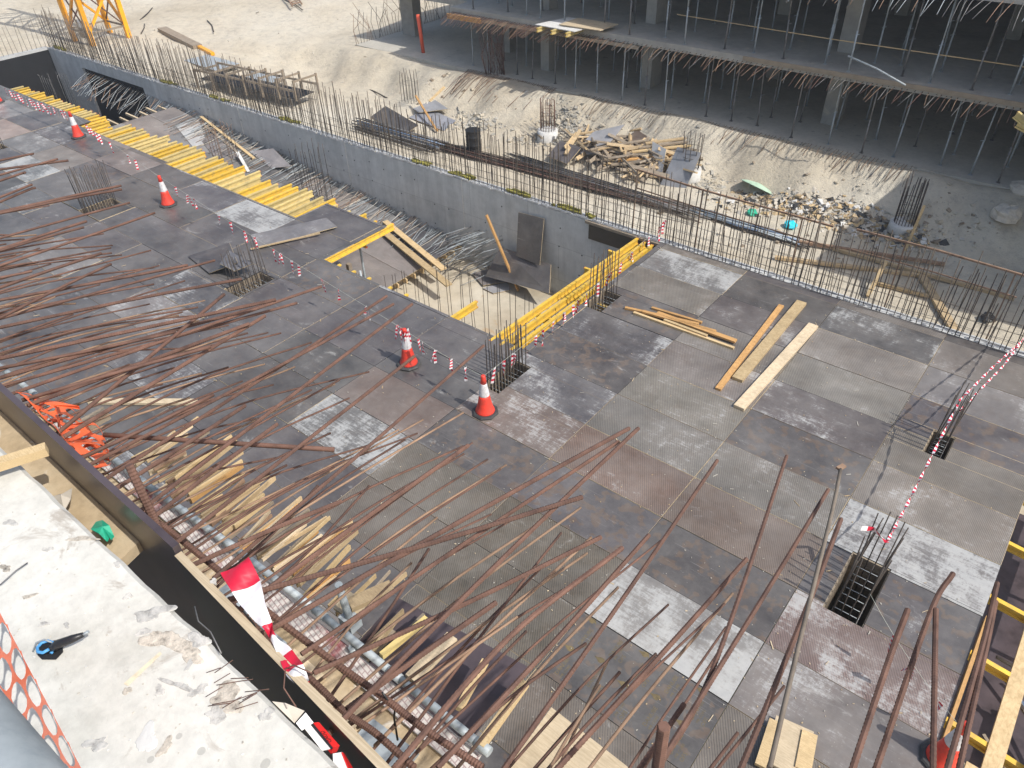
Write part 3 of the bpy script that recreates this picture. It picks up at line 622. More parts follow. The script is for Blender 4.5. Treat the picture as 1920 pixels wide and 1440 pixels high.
# ------------------------------------------------------------------ timber and sheets on the deck
plank(uz(1346, 730, .03), uz(1465, 573, .03), 0.13, 0.05, 'orange_timber', 'narrow orange board, leftmost of three planks on the right deck')
plank(uz(1382, 712, .04), uz(1503, 567, .04), 0.24, 0.07, 'pine', 'wide pale timber in the middle of three planks on the right deck')
plank(uz(1385, 765, .04), uz(1525, 610, .04), 0.23, 0.07, 'fresh_ply', 'wide whitish timber with stamped marks, rightmost of three planks on deck')
SK = [((1172, 577), (1310, 608), .03, 'orange timber stick with its end farthest left in the small pile'), ((1188, 586), (1376, 653), .03, 'longest orange stick at the front of the small timber pile'), ((1222, 577), (1316, 605), .03, 'thin stick at the back of the small timber pile'),
      ((1205, 584), (1342, 622), .08, 'flat pale stick on top of the small timber pile'), ((1232, 587), (1380, 640), .08, 'wide weathered stick in the middle of the small timber pile'), ((1245, 600), (1326, 630), .07, 'short stick lying inside the small timber pile')]
for (a, b_, z_, l), wd in zip(SK, (.08, .07, .07, .09, .13, .07)):
    plank(uz(*a, z_), uz(*b_, z_), wd, 0.05, R.choice(['timber', 'pine', 'orange_timber']), l, group='small pile of timber sticks')
plank(uz(168, 752, .05), uz(368, 754, .05), 0.16, 0.06, 'fresh_ply', 'whitish board lying on the deck under the fan of rusty bars')
sheet([uz(480, 466, .03), uz(632, 425, .09), uz(612, 408, .09), uz(470, 440, .03)], 0.02, 'film_ply', 'worn plywood strip lying loose on the deck corner beside the joists', colr=(0.15, 0.14, 0.14, 0.55))
mb = MB()
mb.sheet([uz(392, 512, .06), uz(445, 492, .42), uz(430, 455, .30), uz(352, 480, .04)], 0.02, 0, 1)
o = mb.build('plywood_sheet', ['film_ply', 'raw_ply'], origin=uz(392, 512)); o.color = (0.07, 0.062, 0.062, .15); tag(o, 'dark maroon plywood sheet tilted against the bar cage on the deck', 'plywood sheet')
sheet([uz(412, 494, .40), uz(440, 508, .28), uz(474, 494, .30), uz(430, 470, .42)], 0.02, 'film_ply', 'small white smeared plywood offcut lying on the tilted sheet', colr=(0.10, 0.10, 0.11, 0.7))
plank(uz(470, 467, .06), uz(600, 437, .1), 0.06, 0.03, 'timber', 'thin lath along the edge of the worn plywood strip')

# ------------------------------------------------------------------ traffic cones
def make_cone(loc, label):
    c = thing('traffic_cone', loc, label, 'traffic cone', 'red and white traffic cones')
    mb = MB(); prof = [(0.275, 0.0), (0.285, 0.03), (0.26, 0.055)]
    k = len(mb.v); n = 8; 
    for r_, z_ in prof+[(0.20, 0.06)]:
        for j in range(n): t = 2*math.pi*(j+.5)/n; mb.v.append(V(loc)+V((r_*math.cos(t), r_*math.sin(t), z_)))
    for i in range(3):
        for j in range(n): mb.quad([k+i*n+j, k+i*n+(j+1) % n, k+(i+1)*n+(j+1) % n, k+(i+1)*n+j])
    mb.quad([k+3*n+j for j in range(n)]); mb.quad([k+j for j in range(n)][::-1]); mb.build('base', 'black_rubber', c)
    MB().lathe(loc, [(0.205, 0.055), (0.20, 0.08), (0.178, 0.13), (0.148, 0.24), (0.118, 0.42), (0.108, 0.48)], 24).build('lower_body', 'red_plastic', c)
    MB().lathe(loc, [(0.1105, 0.478), (0.11, 0.49), (0.070, 0.77), (0.068, 0.78)], 24).build('white_sleeve', 'white_plastic', c)
    MB().lathe(loc, [(0.066, 0.775), (0.052, 0.90), (0.050, 0.955), (0.040, 0.972), (0.02, 0.975)], 20).build('tip', 'red_plastic', c)
    return c
C4 = uz(910, 773, .004); C3 = uz(767, 683, .004); C2 = uz(316, 384, .004); C1 = uz(148, 257, .004); C0 = uz(-4, 192, .004); C6 = uz(1765, 1425, .004)
c4 = make_cone(C4, 'nearest traffic cone beside the column bars at the pit corner')
copy_thing(c4, C3, 0.4, 'traffic cone draped with a bunch of tape flags, crossed by a rusty bar')
copy_thing(c4, C2, 0.9, 'traffic cone in front of the row of yellow joists')
copy_thing(c4, C1, 0.2, 'far traffic cone standing by the gap in the yellow joist row')
copy_thing(c4, C0, 0.7, 'traffic cone cut off by the left picture edge')
copy_thing(c4, C6, 0.3, 'traffic cone behind thick rusty bars at the lower right corner')

# ------------------------------------------------------------------ barrier tape on strings
def flag(parent, p, L=0.36, wd=0.065, n=7, yaw=None, name='tape_flag'):
    mb = MB(); yaw = R.uniform(0, 3.1) if yaw is None else yaw; k0 = R.randint(0, 1); tw = R.uniform(-.35, .35); dx, dy = R.gauss(-.02, .04), R.gauss(0, .03)
    pv = []
    for i in range(n+1):
        t = i/n; a = yaw+tw*i; q = V(p)+V((dx*t, dy*t, -L*t)); s_ = V((math.cos(a), math.sin(a), 0))*wd/2; nn = V((-math.sin(a), math.cos(a), 0))*0.0008
        pv.append((q-s_, q+s_, nn))
    for i in range(n):
        k = len(mb.v); a, b_ = pv[i], pv[i+1]
        mb.v += [a[0]+a[2], a[1]+a[2], b_[1]+b_[2], b_[0]+b_[2], a[0]-a[2], a[1]-a[2], b_[1]-b_[2], b_[0]-b_[2]]
        mi = (i+k0) % 2
        mb.quad([k, k+1, k+2, k+3], mi); mb.quad([k+7, k+6, k+5, k+4], mi); mb.quad([k, k+3, k+7, k+4], mi); mb.quad([k+1, k+5, k+6, k+2], mi)
    mb.build(name, ['tape_red', 'tape_white'], parent)
def line(A, B, flags, label, sag=0.05):
    A, B = V(A), V(B); t_ = thing('barrier_line', A, label, 'barrier tape', 'strings of red and white tape flags')
    pts = [A.lerp(B, i/12)-V((0, 0, sag*4*(i/12)*(1-i/12))) for i in range(13)]
    MB().tube(pts, 0.003, 5).build('string', 'string', t_)
    for f_ in flags:
        q = upl(f_[0], f_[1], A, B); s_ = max(0.02, min(0.98, (q-A).xy.dot((B-A).xy)/((B-A).xy.length_squared)))
        p = A.lerp(B, s_)-V((0, 0, sag*4*s_*(1-s_)))
        flag(t_, p, f_[2]*0.01 if len(f_) > 2 else R.uniform(.3, .42))
        if R.random() < .35: flag(t_, p+V((R.uniform(-.06, .06), 0, 0)), R.uniform(.22, .34))
    return t_
T = 0.955
tp = lambda c: V((c.x, c.y, T))
line(tp(C3), tp(C4), [(785, 640), (792, 640), (815, 660), (843, 675), (873, 690)], 'tape flag string between the two nearest cones')
line(tp(C2), tp(C3), [(330, 355), (355, 375), (367, 385), (415, 420), (436, 432), (462, 450), (480, 460), (517, 485), (528, 488), (549, 500), (563, 510), (607, 535), (636, 550), (688, 580), (745, 612), (752, 614)], 'long tape flag string along the pit edge between two cones')
line(tp(C1), tp(C2), [(165, 245), (172, 250), (190, 265), (210, 280), (243, 303), (256, 308), (180, 255)], 'tape flag string along the yellow joists between two far cones')
line(tp(C0), tp(C1), [(12+i*7.2, 172+i*2.5) for i in range(16)], 'dense tape flag string in front of the far left joists', 0.12)
line(tp(C4), (-8.62, 17.3, 0.75), [(928, 690), (945, 680), (963, 668), (985, 658), (1005, 640), (1018, 630), (1038, 612), (1058, 592), (1075, 575), (1085, 565), (1100, 550), (1122, 530), (1145, 510), (1165, 495), (1185, 480), (1205, 468), (1215, 462), (1232, 448), (1240, 442), (1250, 435), (1262, 425)], 'tape flag string beside the three yellow bridging beams', 0.18)
cl = [x_ for x_ in bpy.data.objects if x_.name.startswith('barrier_line')][0]
for i in range(9):                                             # bunch tied round the second cone's tip
    a = i*0.7; flag(cl, tp(C3)+V((0.09*math.cos(a), 0.09*math.sin(a), R.uniform(-.03, .02))), R.uniform(.3, .5), 0.06)
def ribbon(name, pts, wd, label, seg=0.09, twist=0.35, cat='barrier tape'):
    P_ = []; L = 0
    for a, b_ in zip(pts[:-1], pts[1:]):
        n = max(1, int((V(b_)-V(a)).length/seg))
        for i in range(n): P_.append(V(a).lerp(V(b_), i/n))
    P_.append(V(pts[-1])); mb = MB(); pr = []
    for i, p in enumerate(P_):
        d = (P_[min(i+1, len(P_)-1)]-P_[max(i-1, 0)]).normalized(); s_ = d.cross(V((0.2, 0.1, 1))).normalized(); u_ = d.cross(s_)
        a = i*twist+R.uniform(-.3, .3); q = s_*math.cos(a)+u_*math.sin(a); nn = d.cross(q)*0.0008
        pr.append((p-q*wd/2, p+q*wd/2, nn))
    for i in range(len(pr)-1):
        k = len(mb.v); a, b_ = pr[i], pr[i+1]; mb.v += [a[0]+a[2], a[1]+a[2], b_[1]+b_[2], b_[0]+b_[2], a[0]-a[2], a[1]-a[2], b_[1]-b_[2], b_[0]-b_[2]]
        mi = i % 2; mb.quad([k, k+1, k+2, k+3], mi, True); mb.quad([k+7, k+6, k+5, k+4], mi, True)
    return tag(mb.build(name, ['tape_red', 'tape_white'], origin=pts[0]), label, cat)
cg = V((-0.3, 13.2, 1.12)); c2_ = V((-0.3, 9.1, 1.08))
ribbon('barrier_tape', [(0.42, 17.3, 0.9), upl(1860, 690, V((.42, 17.3, 0)), cg), cg], 0.045, 'twisted red and white tape from the wall bars down to the right column cage', 0.055, 0.5)
ribbon('barrier_tape', [(0.30, 17.25, 0.8), (0.1, 15.6, 0.62), upl(1800, 770, V((.3, 17.2, 0)), cg), cg+V((0.1, 0, -.15))], 0.04, 'second twisted tape strand beside the right column cage', 0.055, 0.6)
ribbon('barrier_tape', [cg+V((0, 0, -.1)), (-0.30, 11.9, 0.78), (-0.3, 10.4, 0.75), c2_], 0.045, 'red and white tape strung between the two right column cages', 0.05, 0.4)
ribbon('barrier_tape', [c2_, c2_+V((-.25, .25, -.1)), c2_+V((-.4, .1, -.05))], 0.08, 'tape tail hanging at the nearest column cage', 0.08)
line(c2_+V((.1, -.9, -.2)), tp(C6)+V((-.05, 0, -.1)), [(1690, 1170, 30), (1735, 1215, 26), (1780, 1295, 34)], 'slack tape string from the nearest column cage to the corner cone', 0.1)

# ------------------------------------------------------------------ unfinished building across the yard
bld = thing('unfinished_building', (-15, 26.5, 0), 'unfinished concrete building with open floors and props across the yard', 'building')
def slab(name, rects, z0, z1, mat='building_concrete'):
    mb = MB()
    for a, b_, c_, d_ in rects: mb.box(((a+b_)/2, (c_+d_)/2, (z0+z1)/2), (b_-a, d_-c_, z1-z0))
    return mb.build(name, mat, bld)
gs = slab('floor_slab', [(-31.7, 14, 26.5, 42)], -0.30, 0.0, 'dusty_floor')
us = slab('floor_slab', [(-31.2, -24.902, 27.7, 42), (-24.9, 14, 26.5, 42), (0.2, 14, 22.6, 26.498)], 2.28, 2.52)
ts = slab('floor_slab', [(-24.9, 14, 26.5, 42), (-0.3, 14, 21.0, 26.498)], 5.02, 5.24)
slab('unseen_back_wall', [(-31.7, 14, 41.6, 41.99)], 0.001, 5.0); slab('unseen_side_wall', [(13.6, 13.99, 26.6, 41.6)], 0.001, 5.01)  # unseen walls added to keep the open floors dark
for x_, y_, l, b_ in ((-21, 28.6, .45, .6), (-16, 29.1, .45, .9), (-8.3, 29.2, .5, .9), (-0.4, 29.2, .5, .9), (-24.3, 29.9, .4, .5), (-30.6, 29.6, .9, .6), (-21, 35, .5, .9), (-16, 35.5, .5, .9), (-8.3, 35.5, .5, .9), (-12.2, 33.2, .5, .9), (-4, 34, .5, .9), (-26, 36, .5, .8), (6, 29, .5, .9)):
    for z0, z1 in ((0, 2.279), (2.521, 5.019)):
        if z0 > 0 and x_ < -24.8: continue
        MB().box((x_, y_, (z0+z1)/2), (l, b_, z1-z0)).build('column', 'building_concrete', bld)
ip = 0
for zf, zc in ((0.0, 2.279), (2.521, 5.019)):
    for row, yy in enumerate((26.95, 28.3, 30.2, 32.6)):
        xx = -24.2+R.uniform(0, .6)
        while xx < 6:
            if not (zf > 0 and row == 3):
                x_ = xx+R.uniform(-.25, .25); y_ = yy+R.uniform(-.25, .25); lx = R.gauss(0, .04)
                mb = MB(); mb.tube([(x_, y_, zf), (x_+lx*.5, y_, (zf+zc)/2)], 0.030, 7); mb.tube([(x_+lx*.5, y_, (zf+zc)/2-.1), (x_+lx, y_, zc)], 0.023, 7); mb.box((x_, y_, zf+.006), (.12, .12, .012)); mb.tube([(x_-.07, y_, zf+1.1), (x_+.07, y_, zf+1.14)], .012, 5)
                mb.build('prop', R.choice(['galv', 'grey_bar', 'galv']), bld)
            xx += R.uniform(1.0, 1.5)
mb = MB()
a, b_ = uy(1270, 27, 27.2), uy(1930, 127, 27.2); mb.tube([a, a.lerp(b_, .5)+V((0, 0, -.04)), b_], 0.018, 7); mb.build('guard_pole', 'pine', bld)
# bars fringing each slab edge (sub-parts of the slabs)
def fringe(slab_, x0, x1, step, z, L, droop, mats, yedge=26.5):
    xx = x0
    while xx < x1:
        l = L*R.uniform(.65, 1.2); s_ = R.gauss(-.06, .1); d_ = droop*R.uniform(.7, 1.3); ye = yedge(xx) if callable(yedge) else yedge
        MB().tube([(xx, ye+.05, z), (xx+s_*.3, ye-l*.45, z-d_*.25), (xx+s_, ye-l, z-d_)], R.uniform(.009, .012), 5).build('edge_bar', R.choice(mats), slab_)
        xx += step*R.uniform(.6, 1.4)
fringe(us, -24.7, -17, 0.1, 2.36, 1.0, 0.30, ['rust', 'rust_dust', 'rust'])
fringe(us, -17, 0.1, 0.19, 2.36, 0.8, 0.28, ['rust', 'rust_dust', 'rust_dust', 'grey_bar'])
fringe(ts, -12.5, -0.4, 0.2, 5.08, 1.0, 0.42, ['rust_dust', 'grey_bar', 'galv'])
fringe(gs, -24.0, -19.0, 0.085, 0.02, 1.6, 0.62, ['rust', 'rust_dust', 'rust_dust'])
fringe(gs, -17.8, -4.6, 0.13, 0.02, 0.95, 0.30, ['rust_dust', 'grey_bar', 'rust_dust', 'old_timber'])
MB().box((-20, 26.44, 2.2), (9.6, 0.08, 0.12)).build('edge_board', 'old_timber', us)
MB().box((-4, 26.46, 2.46), (14, 0.05, 0.14)).build('edge_board', 'old_timber', us)
MB().box((5, 22.56, 2.4), (9.6, 0.06, 0.3)).build('edge_board', 'rust', us)
MB().box((5, 20.96, 5.15), (10.5, 0.06, 0.3)).build('edge_board', 'orange_timber', ts)
mb = MB(); ibeam(mb, (-24.9, 26.3, 2.2), (-23.0, 26.35, 2.2)); mb.build('timber_beam', ['orange_timber', 'orange_timber'], us)
# bars of the end edge and a clump in front of the columns
for i in range(70):
    yy = 26.55+i*0.17; MB().tube([(-31.6, yy, -.1), (-31.65+R.gauss(0, .1), yy+R.gauss(0, .1), R.uniform(.5, 1.0)), (-31.7+R.gauss(0, .3), yy+R.gauss(0, .25), R.uniform(1.1, 2.0))], 0.012, 5).build('edge_bar', R.choice(['rust_dust', 'dark_bar']), gs)
for i in range(34):
    a = uz(925+R.uniform(-14, 22), 138+R.uniform(-2, 3), 0); MB().tube([a, a+V((R.gauss(-.1, .12), R.gauss(0, .1), .8)), a+V((R.gauss(-.25, .35), R.gauss(0, .2), R.uniform(1.3, 2.0)))], 0.012, 5).build('edge_bar', 'rust', gs)
# loose sheet with three yellow beams on the upper slab edge
pt = thing('loading_platform', (-19, 26.4, 2.5), 'pale plywood sheet on three yellow beam ends at the upper slab edge', 'platform')
MB().sheet([(-19.6, 25.75, 2.62), (-17.7, 25.75, 2.60), (-17.2, 27.2, 2.68), (-19.0, 27.2, 2.68)], .03).build('sheet', 'pale_cement', pt)
MB().sheet([(-18.6, 26.0, 2.70), (-16.8, 26.2, 2.66), (-16.6, 27.2, 2.72), (-18.4, 27.0, 2.76)], .03).build('sheet', 'fresh_ply', pt)
for x_ in (-19.3, -18.6, -17.9):
    mb = MB(); ibeam(mb, (x_, 25.5, 2.49), (x_+.2, 27.4, 2.55), h=.16); mb.build('timber_beam', ['yellow_faded', 'yellow_paint'], pt)
a = uz(795, 107, -.2); mb = MB(); mb.tube([a, a+V((-.15, 0, 1.9))], 0.09, 10); tag(mb.build('standing_pipe', 'red_cap', origin=a), 'rusty red pipe standing at the building slab edge', 'pipe')
mb = MB(); a, b_ = uy(1590, 105, 26.0), uy(1698, 160, 25.6); mb.tube([a, a.lerp(b_, .5)+V((0, 0, .05)), b_], .028, 7); tag(mb.build('hanging_pole', 'galv', origin=a), 'pale pole hanging over the upper slab edge', 'pole')
mb = MB(); ibeam(mb, uy(1905, 215, 23.2), uy(1935, 240, 23.0)); ibeam(mb, uy(1908, 232, 23.2), uy(1940, 250, 23.0)); tag(mb.build('beam_stack', ['yellow_faded', 'orange_timber'], origin=uy(1905, 215, 23.2)), 'yellow beam ends at the right picture edge under the building slab', 'beam')

# ------------------------------------------------------------------ the yard between wall and building
ZG = -1.2
def yz(p): return V((p.x, p.y, yard(p.x, p.y)))
def gp(x_, y_):                                                # pixel onto the yard terrain
    z_ = ZG
    for _ in range(12): p = uz(x_, y_, z_); z_ = 0.5*z_+0.5*yard(p.x, p.y)
    return V((p.x, p.y, yard(p.x, p.y)))
def stub(px, py, label, r_=0.42, h=0.42, ch=1.25, mat='rust', nb=16):
    p = gp(px, py); c = thing('column_stub', p, label, 'column stub', 'column stubs in the yard')
    MB().lathe(p-V((0, 0, .15)), [(r_*1.06, 0), (r_, .2), (r_*.98, h+.15)], 18).build('pedestal', 'pale_cement', c)
    for i in range(nb):
        a = 2*math.pi*i/nb; q = p+V((math.cos(a)*r_*.72, math.sin(a)*r_*.72, h-.05)); MB().tube([q, q+V((R.gauss(0, .03), R.gauss(0, .03), ch*R.uniform(.85, 1.1)))], .013, 5).build('bar', mat, c)
    for i in range(3): 
        pts = [p+V((math.cos(t*.449)*r_*.74, math.sin(t*.449)*r_*.74, h+.15+i*.3)) for t in range(15)]; MB().tube(pts, .007, 4).build('tie', mat, c)
stub(1027, 262, 'column stub with rusty bars beside the pale rubble heap')
stub(1291, 336, 'column stub with dark bars and a sheet leaning on it', mat='dark_bar', nb=10)
stub(1693, 425, 'shaded column stub with dense dark bars at the rubbish heap', h=.15, ch=1.5, mat='dark_bar', nb=20)
p = gp(770, 190); cage(p.x-.3, p.x+.3, p.y-.25, p.y+.25, p.z, p.z+1.3, 'thin bar cage standing on the sand slope left of the sheets', 4, 4, 'dark_bar', ties=1)
# rubble
def rubble(name, spots, n, label, mats, smin, smax, flat=.6):
    mb = MB()
    for i in range(n):
        px, py, sx_, sy_ = R.choice(spots); p = gp(R.gauss(px, sx_), R.gauss(py, sy_)); s_ = smin*(smax/smin)**(R.random()**2.2)
        Rm = Matrix.Rotation(R.uniform(0, 6.3), 3, 'Z') @ Matrix.Rotation(R.uniform(-.6, .6), 3, 'X') @ Matrix.Rotation(R.uniform(-.6, .6), 3, 'Y'); k = len(mb.v)
        mb.box(p+V((0, 0, s_*.02)), (s_*R.uniform(.6, 1.3), s_*R.uniform(.5, 1), s_*flat*R.uniform(.5, 1)), Rm, R.randrange(len(mats)))
        for q in range(k, k+8): mb.v[q] = mb.v[q]+V((R.gauss(0, s_*.12), R.gauss(0, s_*.12), R.gauss(0, s_*.1)))
    tag(mb.build(name, mats), label, 'rubble', kind='stuff')
rubble('rubble', [(1050, 215, 16, 20), (1070, 245, 22, 14), (1035, 235, 18, 14), (880, 225, 20, 10), (900, 235, 25, 8), (1330, 345, 18, 10), (1000, 265, 25, 6)], 3200, 'heaps of broken pale concrete rubble on the sand slope', ['rubble', 'rubble', 'sand'], .02, .2)
rubble('scrap_heap', [(1430, 375, 45, 8), (1520, 392, 45, 10), (1600, 412, 35, 12), (1650, 430, 35, 12), (1700, 445, 25, 10), (1480, 385, 60, 8)], 4200, 'long strip of wood scraps rags and rubble at the slope foot', ['rubble', 'pine', 'old_timber', 'pale_cement', 'sack', 'black_rubber', 'timber'], .02, .26, .3)
rubble('slope_stones', [(1500, 330, 130, 30), (1760, 400, 60, 30), (1780, 440, 40, 20), (1150, 230, 70, 25), (850, 170, 70, 25), (1600, 480, 160, 30), (450, 60, 200, 40), (1450, 480, 120, 30)], 900, 'scattered stones and clods on the sand', ['rubble', 'sand', 'sand', 'old_timber'], .02, .16)
# plywood and plank pile
def ysheet(c4, label, mat='film_ply', colr=None, t=.02): return sheet(c4, t, mat, label, colr=colr)
g0 = gp(1150, 290)
ysheet([g0+V((-1.6, .9, .15)), g0+V((1.5, 1.5, .15)), g0+V((1.6, 1.9, 1.0)), g0+V((-1.5, 1.3, .95))], 'black plywood sheet standing at the back of the timber pile', colr=(0.035, 0.032, 0.032, .1))
ysheet([g0+V((-1.3, -1.0, .05)), g0+V((-.15, -.7, .2)), g0+V((.25, .3, 1.15)), g0+V((-.9, -.1, .75))], 'pale grey plywood sheet leaning at the front of the timber pile', colr=(0.30, 0.30, 0.31, .4))
ysheet([g0+V((.2, .2, .5)), g0+V((1.1, .4, .45)), g0+V((1.3, 1.3, .75)), g0+V((.3, 1.2, .7))], 'brown plywood sheet lying in the middle of the timber pile', colr=(0.10, 0.07, 0.055, .1))
ysheet([g0+V((2.0, -.6, .1)), g0+V((2.7, -1.0, .1)), g0+V((2.4, -.3, .85)), g0+V((1.6, .1, .85))], 'whitish sheet leaning at the right of the timber pile', 'pale_cement')
g1 = gp(1262, 345)
ysheet([g1+V((-.35, -.3, 0)), g1+V((.6, -.2, 0)), g1+V((.75, .4, 1.2)), g1+V((-.2, .4, 1.2))], 'grey plywood sheet leaning on the dark barred column stub', colr=(0.24, 0.25, 0.27, .3))
g2 = gp(1055, 305); sheet([g2+V((-.5, -.3, .25)), g2+V((.5, -.4, .2)), g2+V((.5, .5, .55)), g2+V((-.5, .5, .6))], .03, 'film_ply', 'dark broken panel at the left end of the timber pile', colr=(.07, .06, .06, .3))
tp_ = ['timber', 'old_timber', 'old_timber', 'timber', 'old_timber']
mb = [MB() for _ in range(1)][0]
for i in range(230):
    c_ = g0+V((R.gauss(.6, 1.2), R.gauss(0, .7), R.uniform(0.02, .6))); a = R.choice([R.gauss(.5, .35), R.gauss(2.3, .4), R.uniform(0, 3)])
    L = R.uniform(.5, 2.0); d_ = V((math.cos(a), math.sin(a), R.gauss(0.05, .15)))*L/2; mb.beam(c_-d_, c_+d_, R.uniform(.06, .16), R.uniform(.03, .07), R.randrange(5), R.uniform(0, 1))
tag(mb.build('scrap_timber', tp_), 'tangled heap of scrap boards between the leaning sheets', 'scrap timber', kind='stuff')
LB = ['longest grey plank sloping out at the right of the timber pile', 'orange plank on top at the right of the timber pile', 'weathered plank under the orange plank in the timber pile', 'pale plank lowest at the right side of the timber pile', 'grey plank highest on the back of the timber pile', 'narrow plank pointing at the sand slope from the timber pile']
for i, l in enumerate(LB):
    c_ = g0+V((1.9+.12*i, .35*i-.6, .35+.1*i)); d_ = V((1.15, .75+.07*i, .12)); plank(c_-d_, c_+d_, .16, .05, ['old_timber', 'orange_timber', 'old_timber', 'pine', 'old_timber', 'timber'][i], l, group='planks of the timber pile')
plank(gp(1188, 250)+V((0, 0, .0)), gp(1200, 212)+V((0, 0, .2)), .06, .05, 'pale_cement', 'thin white batten stuck upright in the sand slope')
g3 = gp(800, 222)
ysheet([g3+V((-1.6, .4, .25)), g3+V((-.2, -.3, .3)), g3+V((.9, .5, .45)), g3+V((-.9, 1.2, .5))], 'grey plywood sheet on top of the stack beside the slope', colr=(.26, .27, .29, .3))
ysheet([g3+V((-.4, -.7, .18)), g3+V((1.9, -.9, .1)), g3+V((1.7, .1, .2)), g3+V((-.2, .4, .3))], 'grey plywood sheet sliding off the stack towards the rubble', colr=(.24, .25, .28, .3))
ysheet([g3+V((-1.9, -1.6, .15)), g3+V((.8, -2.2, .1)), g3+V((1.0, -1.5, .35)), g3+V((-1.6, -.9, .5))], 'dark tilted form panel in front of the sheet stack', colr=(.05, .045, .042, .1))
plank(gp(820, 250)+V((0, 0, .1)), gp(782, 205)+V((0, 0, .6)), .09, .05, 'orange_timber', 'orange batten leaning against the grey sheet stack')
plank(gp(805, 190), gp(833, 165)+V((0, 0, .05)), .12, .05, 'pine', 'pale plank lying on the sand slope above the sheet stack')
for i, (l, dx) in enumerate((('bundle of galvanised tubes lying behind the bars left of the drum', 0), )):
    t_ = thing('tube_bundle', gp(710, 262), l, 'tube bundle')
    for k in range(22):
        a = gp(675, 240)+V((R.uniform(-.2, .2), R.uniform(-.5, .5), .1+.05*(k % 7))); MB().tube([a, a+V((4.6+R.uniform(-.3, .3), R.gauss(0, .08), 0))], .024, 6).build('tube', R.choice(['blue_steel', 'dark_bar', 'grey_bar']), t_)
p = gp(889, 285); c = thing('steel_drum', p, 'dark steel drum standing behind the wall bars', 'drum')
MB().lathe(p, [(.30, 0), (.31, .02), (.295, .05), (.295, .3), (.31, .32), (.295, .34), (.295, .62), (.31, .64), (.295, .66), (.295, .88), (.31, .90)], 22).build('body', 'near_black', c)
MB().lathe(p+V((0, 0, .86)), [(.27, 0), (.27, .02)], 20).build('lid', 'galv', c)
# rebar stacks
def stack(a, b_, n, wd, mat, label, layers=3, r_=.014):
    t_ = thing('rebar_stack', a, label, 'rebar stack', 'rebar stacks in the yard'); d_ = (b_-a).normalized(); s_ = d_.cross(V((0, 0, 1)))
    for i in range(n):
        o_ = s_*R.uniform(-wd/2, wd/2)+V((0, 0, .06+R.randint(0, layers)*.035))+d_*R.uniform(-.6, .6)
        pts = [a+o_, a.lerp(b_, .35)+o_*1.0+s_*R.gauss(0, .05), a.lerp(b_, .7)+o_+s_*R.gauss(0, .06), b_+o_+s_*R.gauss(0, .1)]; MB().tube(pts, r_, 5).build('bar', R.choice(mat), t_)
    for k in (.15, .5, .85):
        c_ = a.lerp(b_, k); MB().beam(c_-s_*wd*.7, c_+s_*wd*.7, .1, .1).build('bearer', 'old_timber', t_)
stack(gp(760, 262), gp(1270, 395), 46, .55, ['rust', 'rust', 'dark_bar'], 'long rusty rebar stack lying behind the wall bars')
stack(gp(960, 300), gp(1310, 410), 24, .7, ['dark_bar', 'grey_bar'], 'darker loose rebar stack beside the long rusty one')
stack(gp(1320, 405), gp(1490, 458), 18, .4, ['blue_steel', 'galv', 'dark_bar'], 'short bluish steel bar stack on the sand by the guard rail', r_=.03)
# trestle frame
a, b_ = gp(372, 165), gp(560, 205); t_ = thing('timber_trestle', a, 'long dark timber trestle frame behind the wall, dark sheet for the shade beneath', 'trestle')
d_ = b_-a; d_.z = 0; s_ = V((0, 1, 0))*1.3
for o_ in (V((0, 0, 0)), s_): MB().beam(a+o_+V((0, 0, .85)), b_+o_+V((0, 0, .8)), .07, .09).build('rail', 'old_timber', t_)
for i in range(7):
    c_ = a+d_*(i/6)
    for o_ in (V((0, 0, 0)), s_): MB().beam(c_+o_-V((0, 0, .1)), c_+o_+V((0, 0, .82)), .08, .08).build('leg', 'old_timber', t_)
    MB().beam(c_+V((0, 0, .75)), c_+s_+V((0, 0, .75)), .06, .08).build('cross_rail', 'old_timber', t_)
MB().sheet([a+V((.2, .1, .45)), b_+V((-.2, .1, .4)), b_+s_+V((-.2, -.1, .45)), a+s_+V((.2, -.1, .5))], .03).build('shade_sheet', 'near_black', t_)  # near-black sheet stands in for the shadow under the trestle
for px, py, l, m in ((398, 122, 'pale grey sheet stack behind the timber trestle', 'galv'), (480, 150, 'pale bluish sheet lying beside the timber trestle', 'galv')):
    p = gp(px, py); sheet([p+V((-1.6, -.6, .12)), p+V((1.4, -.7, .12)), p+V((1.5, .6, .16)), p+V((-1.4, .7, .14))], .1, m, l, edge='old_timber')
plank(gp(305, 58)+V((0, 0, .1)), gp(372, 92)+V((0, 0, .1)), .5, .2, 'old_timber', 'dark wooden box beam lying on the open sand')
plank(gp(368, 88)+V((0, 0, .1)), gp(400, 105)+V((0, 0, .1)), .2, .15, 'crane_yellow', 'yellow beam end lying beside the dark box beam on the sand')
for i in range(14):
    x_, y_ = R.choice([(260, 30), (280, 60), (520, 60), (560, 20), (650, 120), (700, 175), (1500, 470), (330, 25), (1820, 480)]); p = gp(x_+R.uniform(-20, 20), y_+R.uniform(-10, 10)); 
LBL = ['bent bar lying on open sand above the crane', 'short dark bar on sand right of the crane', 'thin bar on sand near the top edge', 'curved bar half buried in the far sand', 'bar lying by the sand bank left of the building']
for (x_, y_), l in zip([(275, 27), (268, 55), (395, 50), (550, 10), (700, 175)], LBL):
    p = gp(x_, y_); a = R.uniform(-.4, .4)-.5; L = R.uniform(1, 2); mb = MB(); mb.tube([p+V((-L*math.cos(a), -L*math.sin(a), .04)), p+V((0, .1, .06)), p+V((L*math.cos(a), L*math.sin(a), .04))], .03, 6); tag(mb.build('loose_bar', 'dark_bar', origin=p), l, 'bar')
a = gp(540, 5); t_ = thing('ladder', a, 'wooden ladder frame lying on the bank at the top edge', 'ladder')
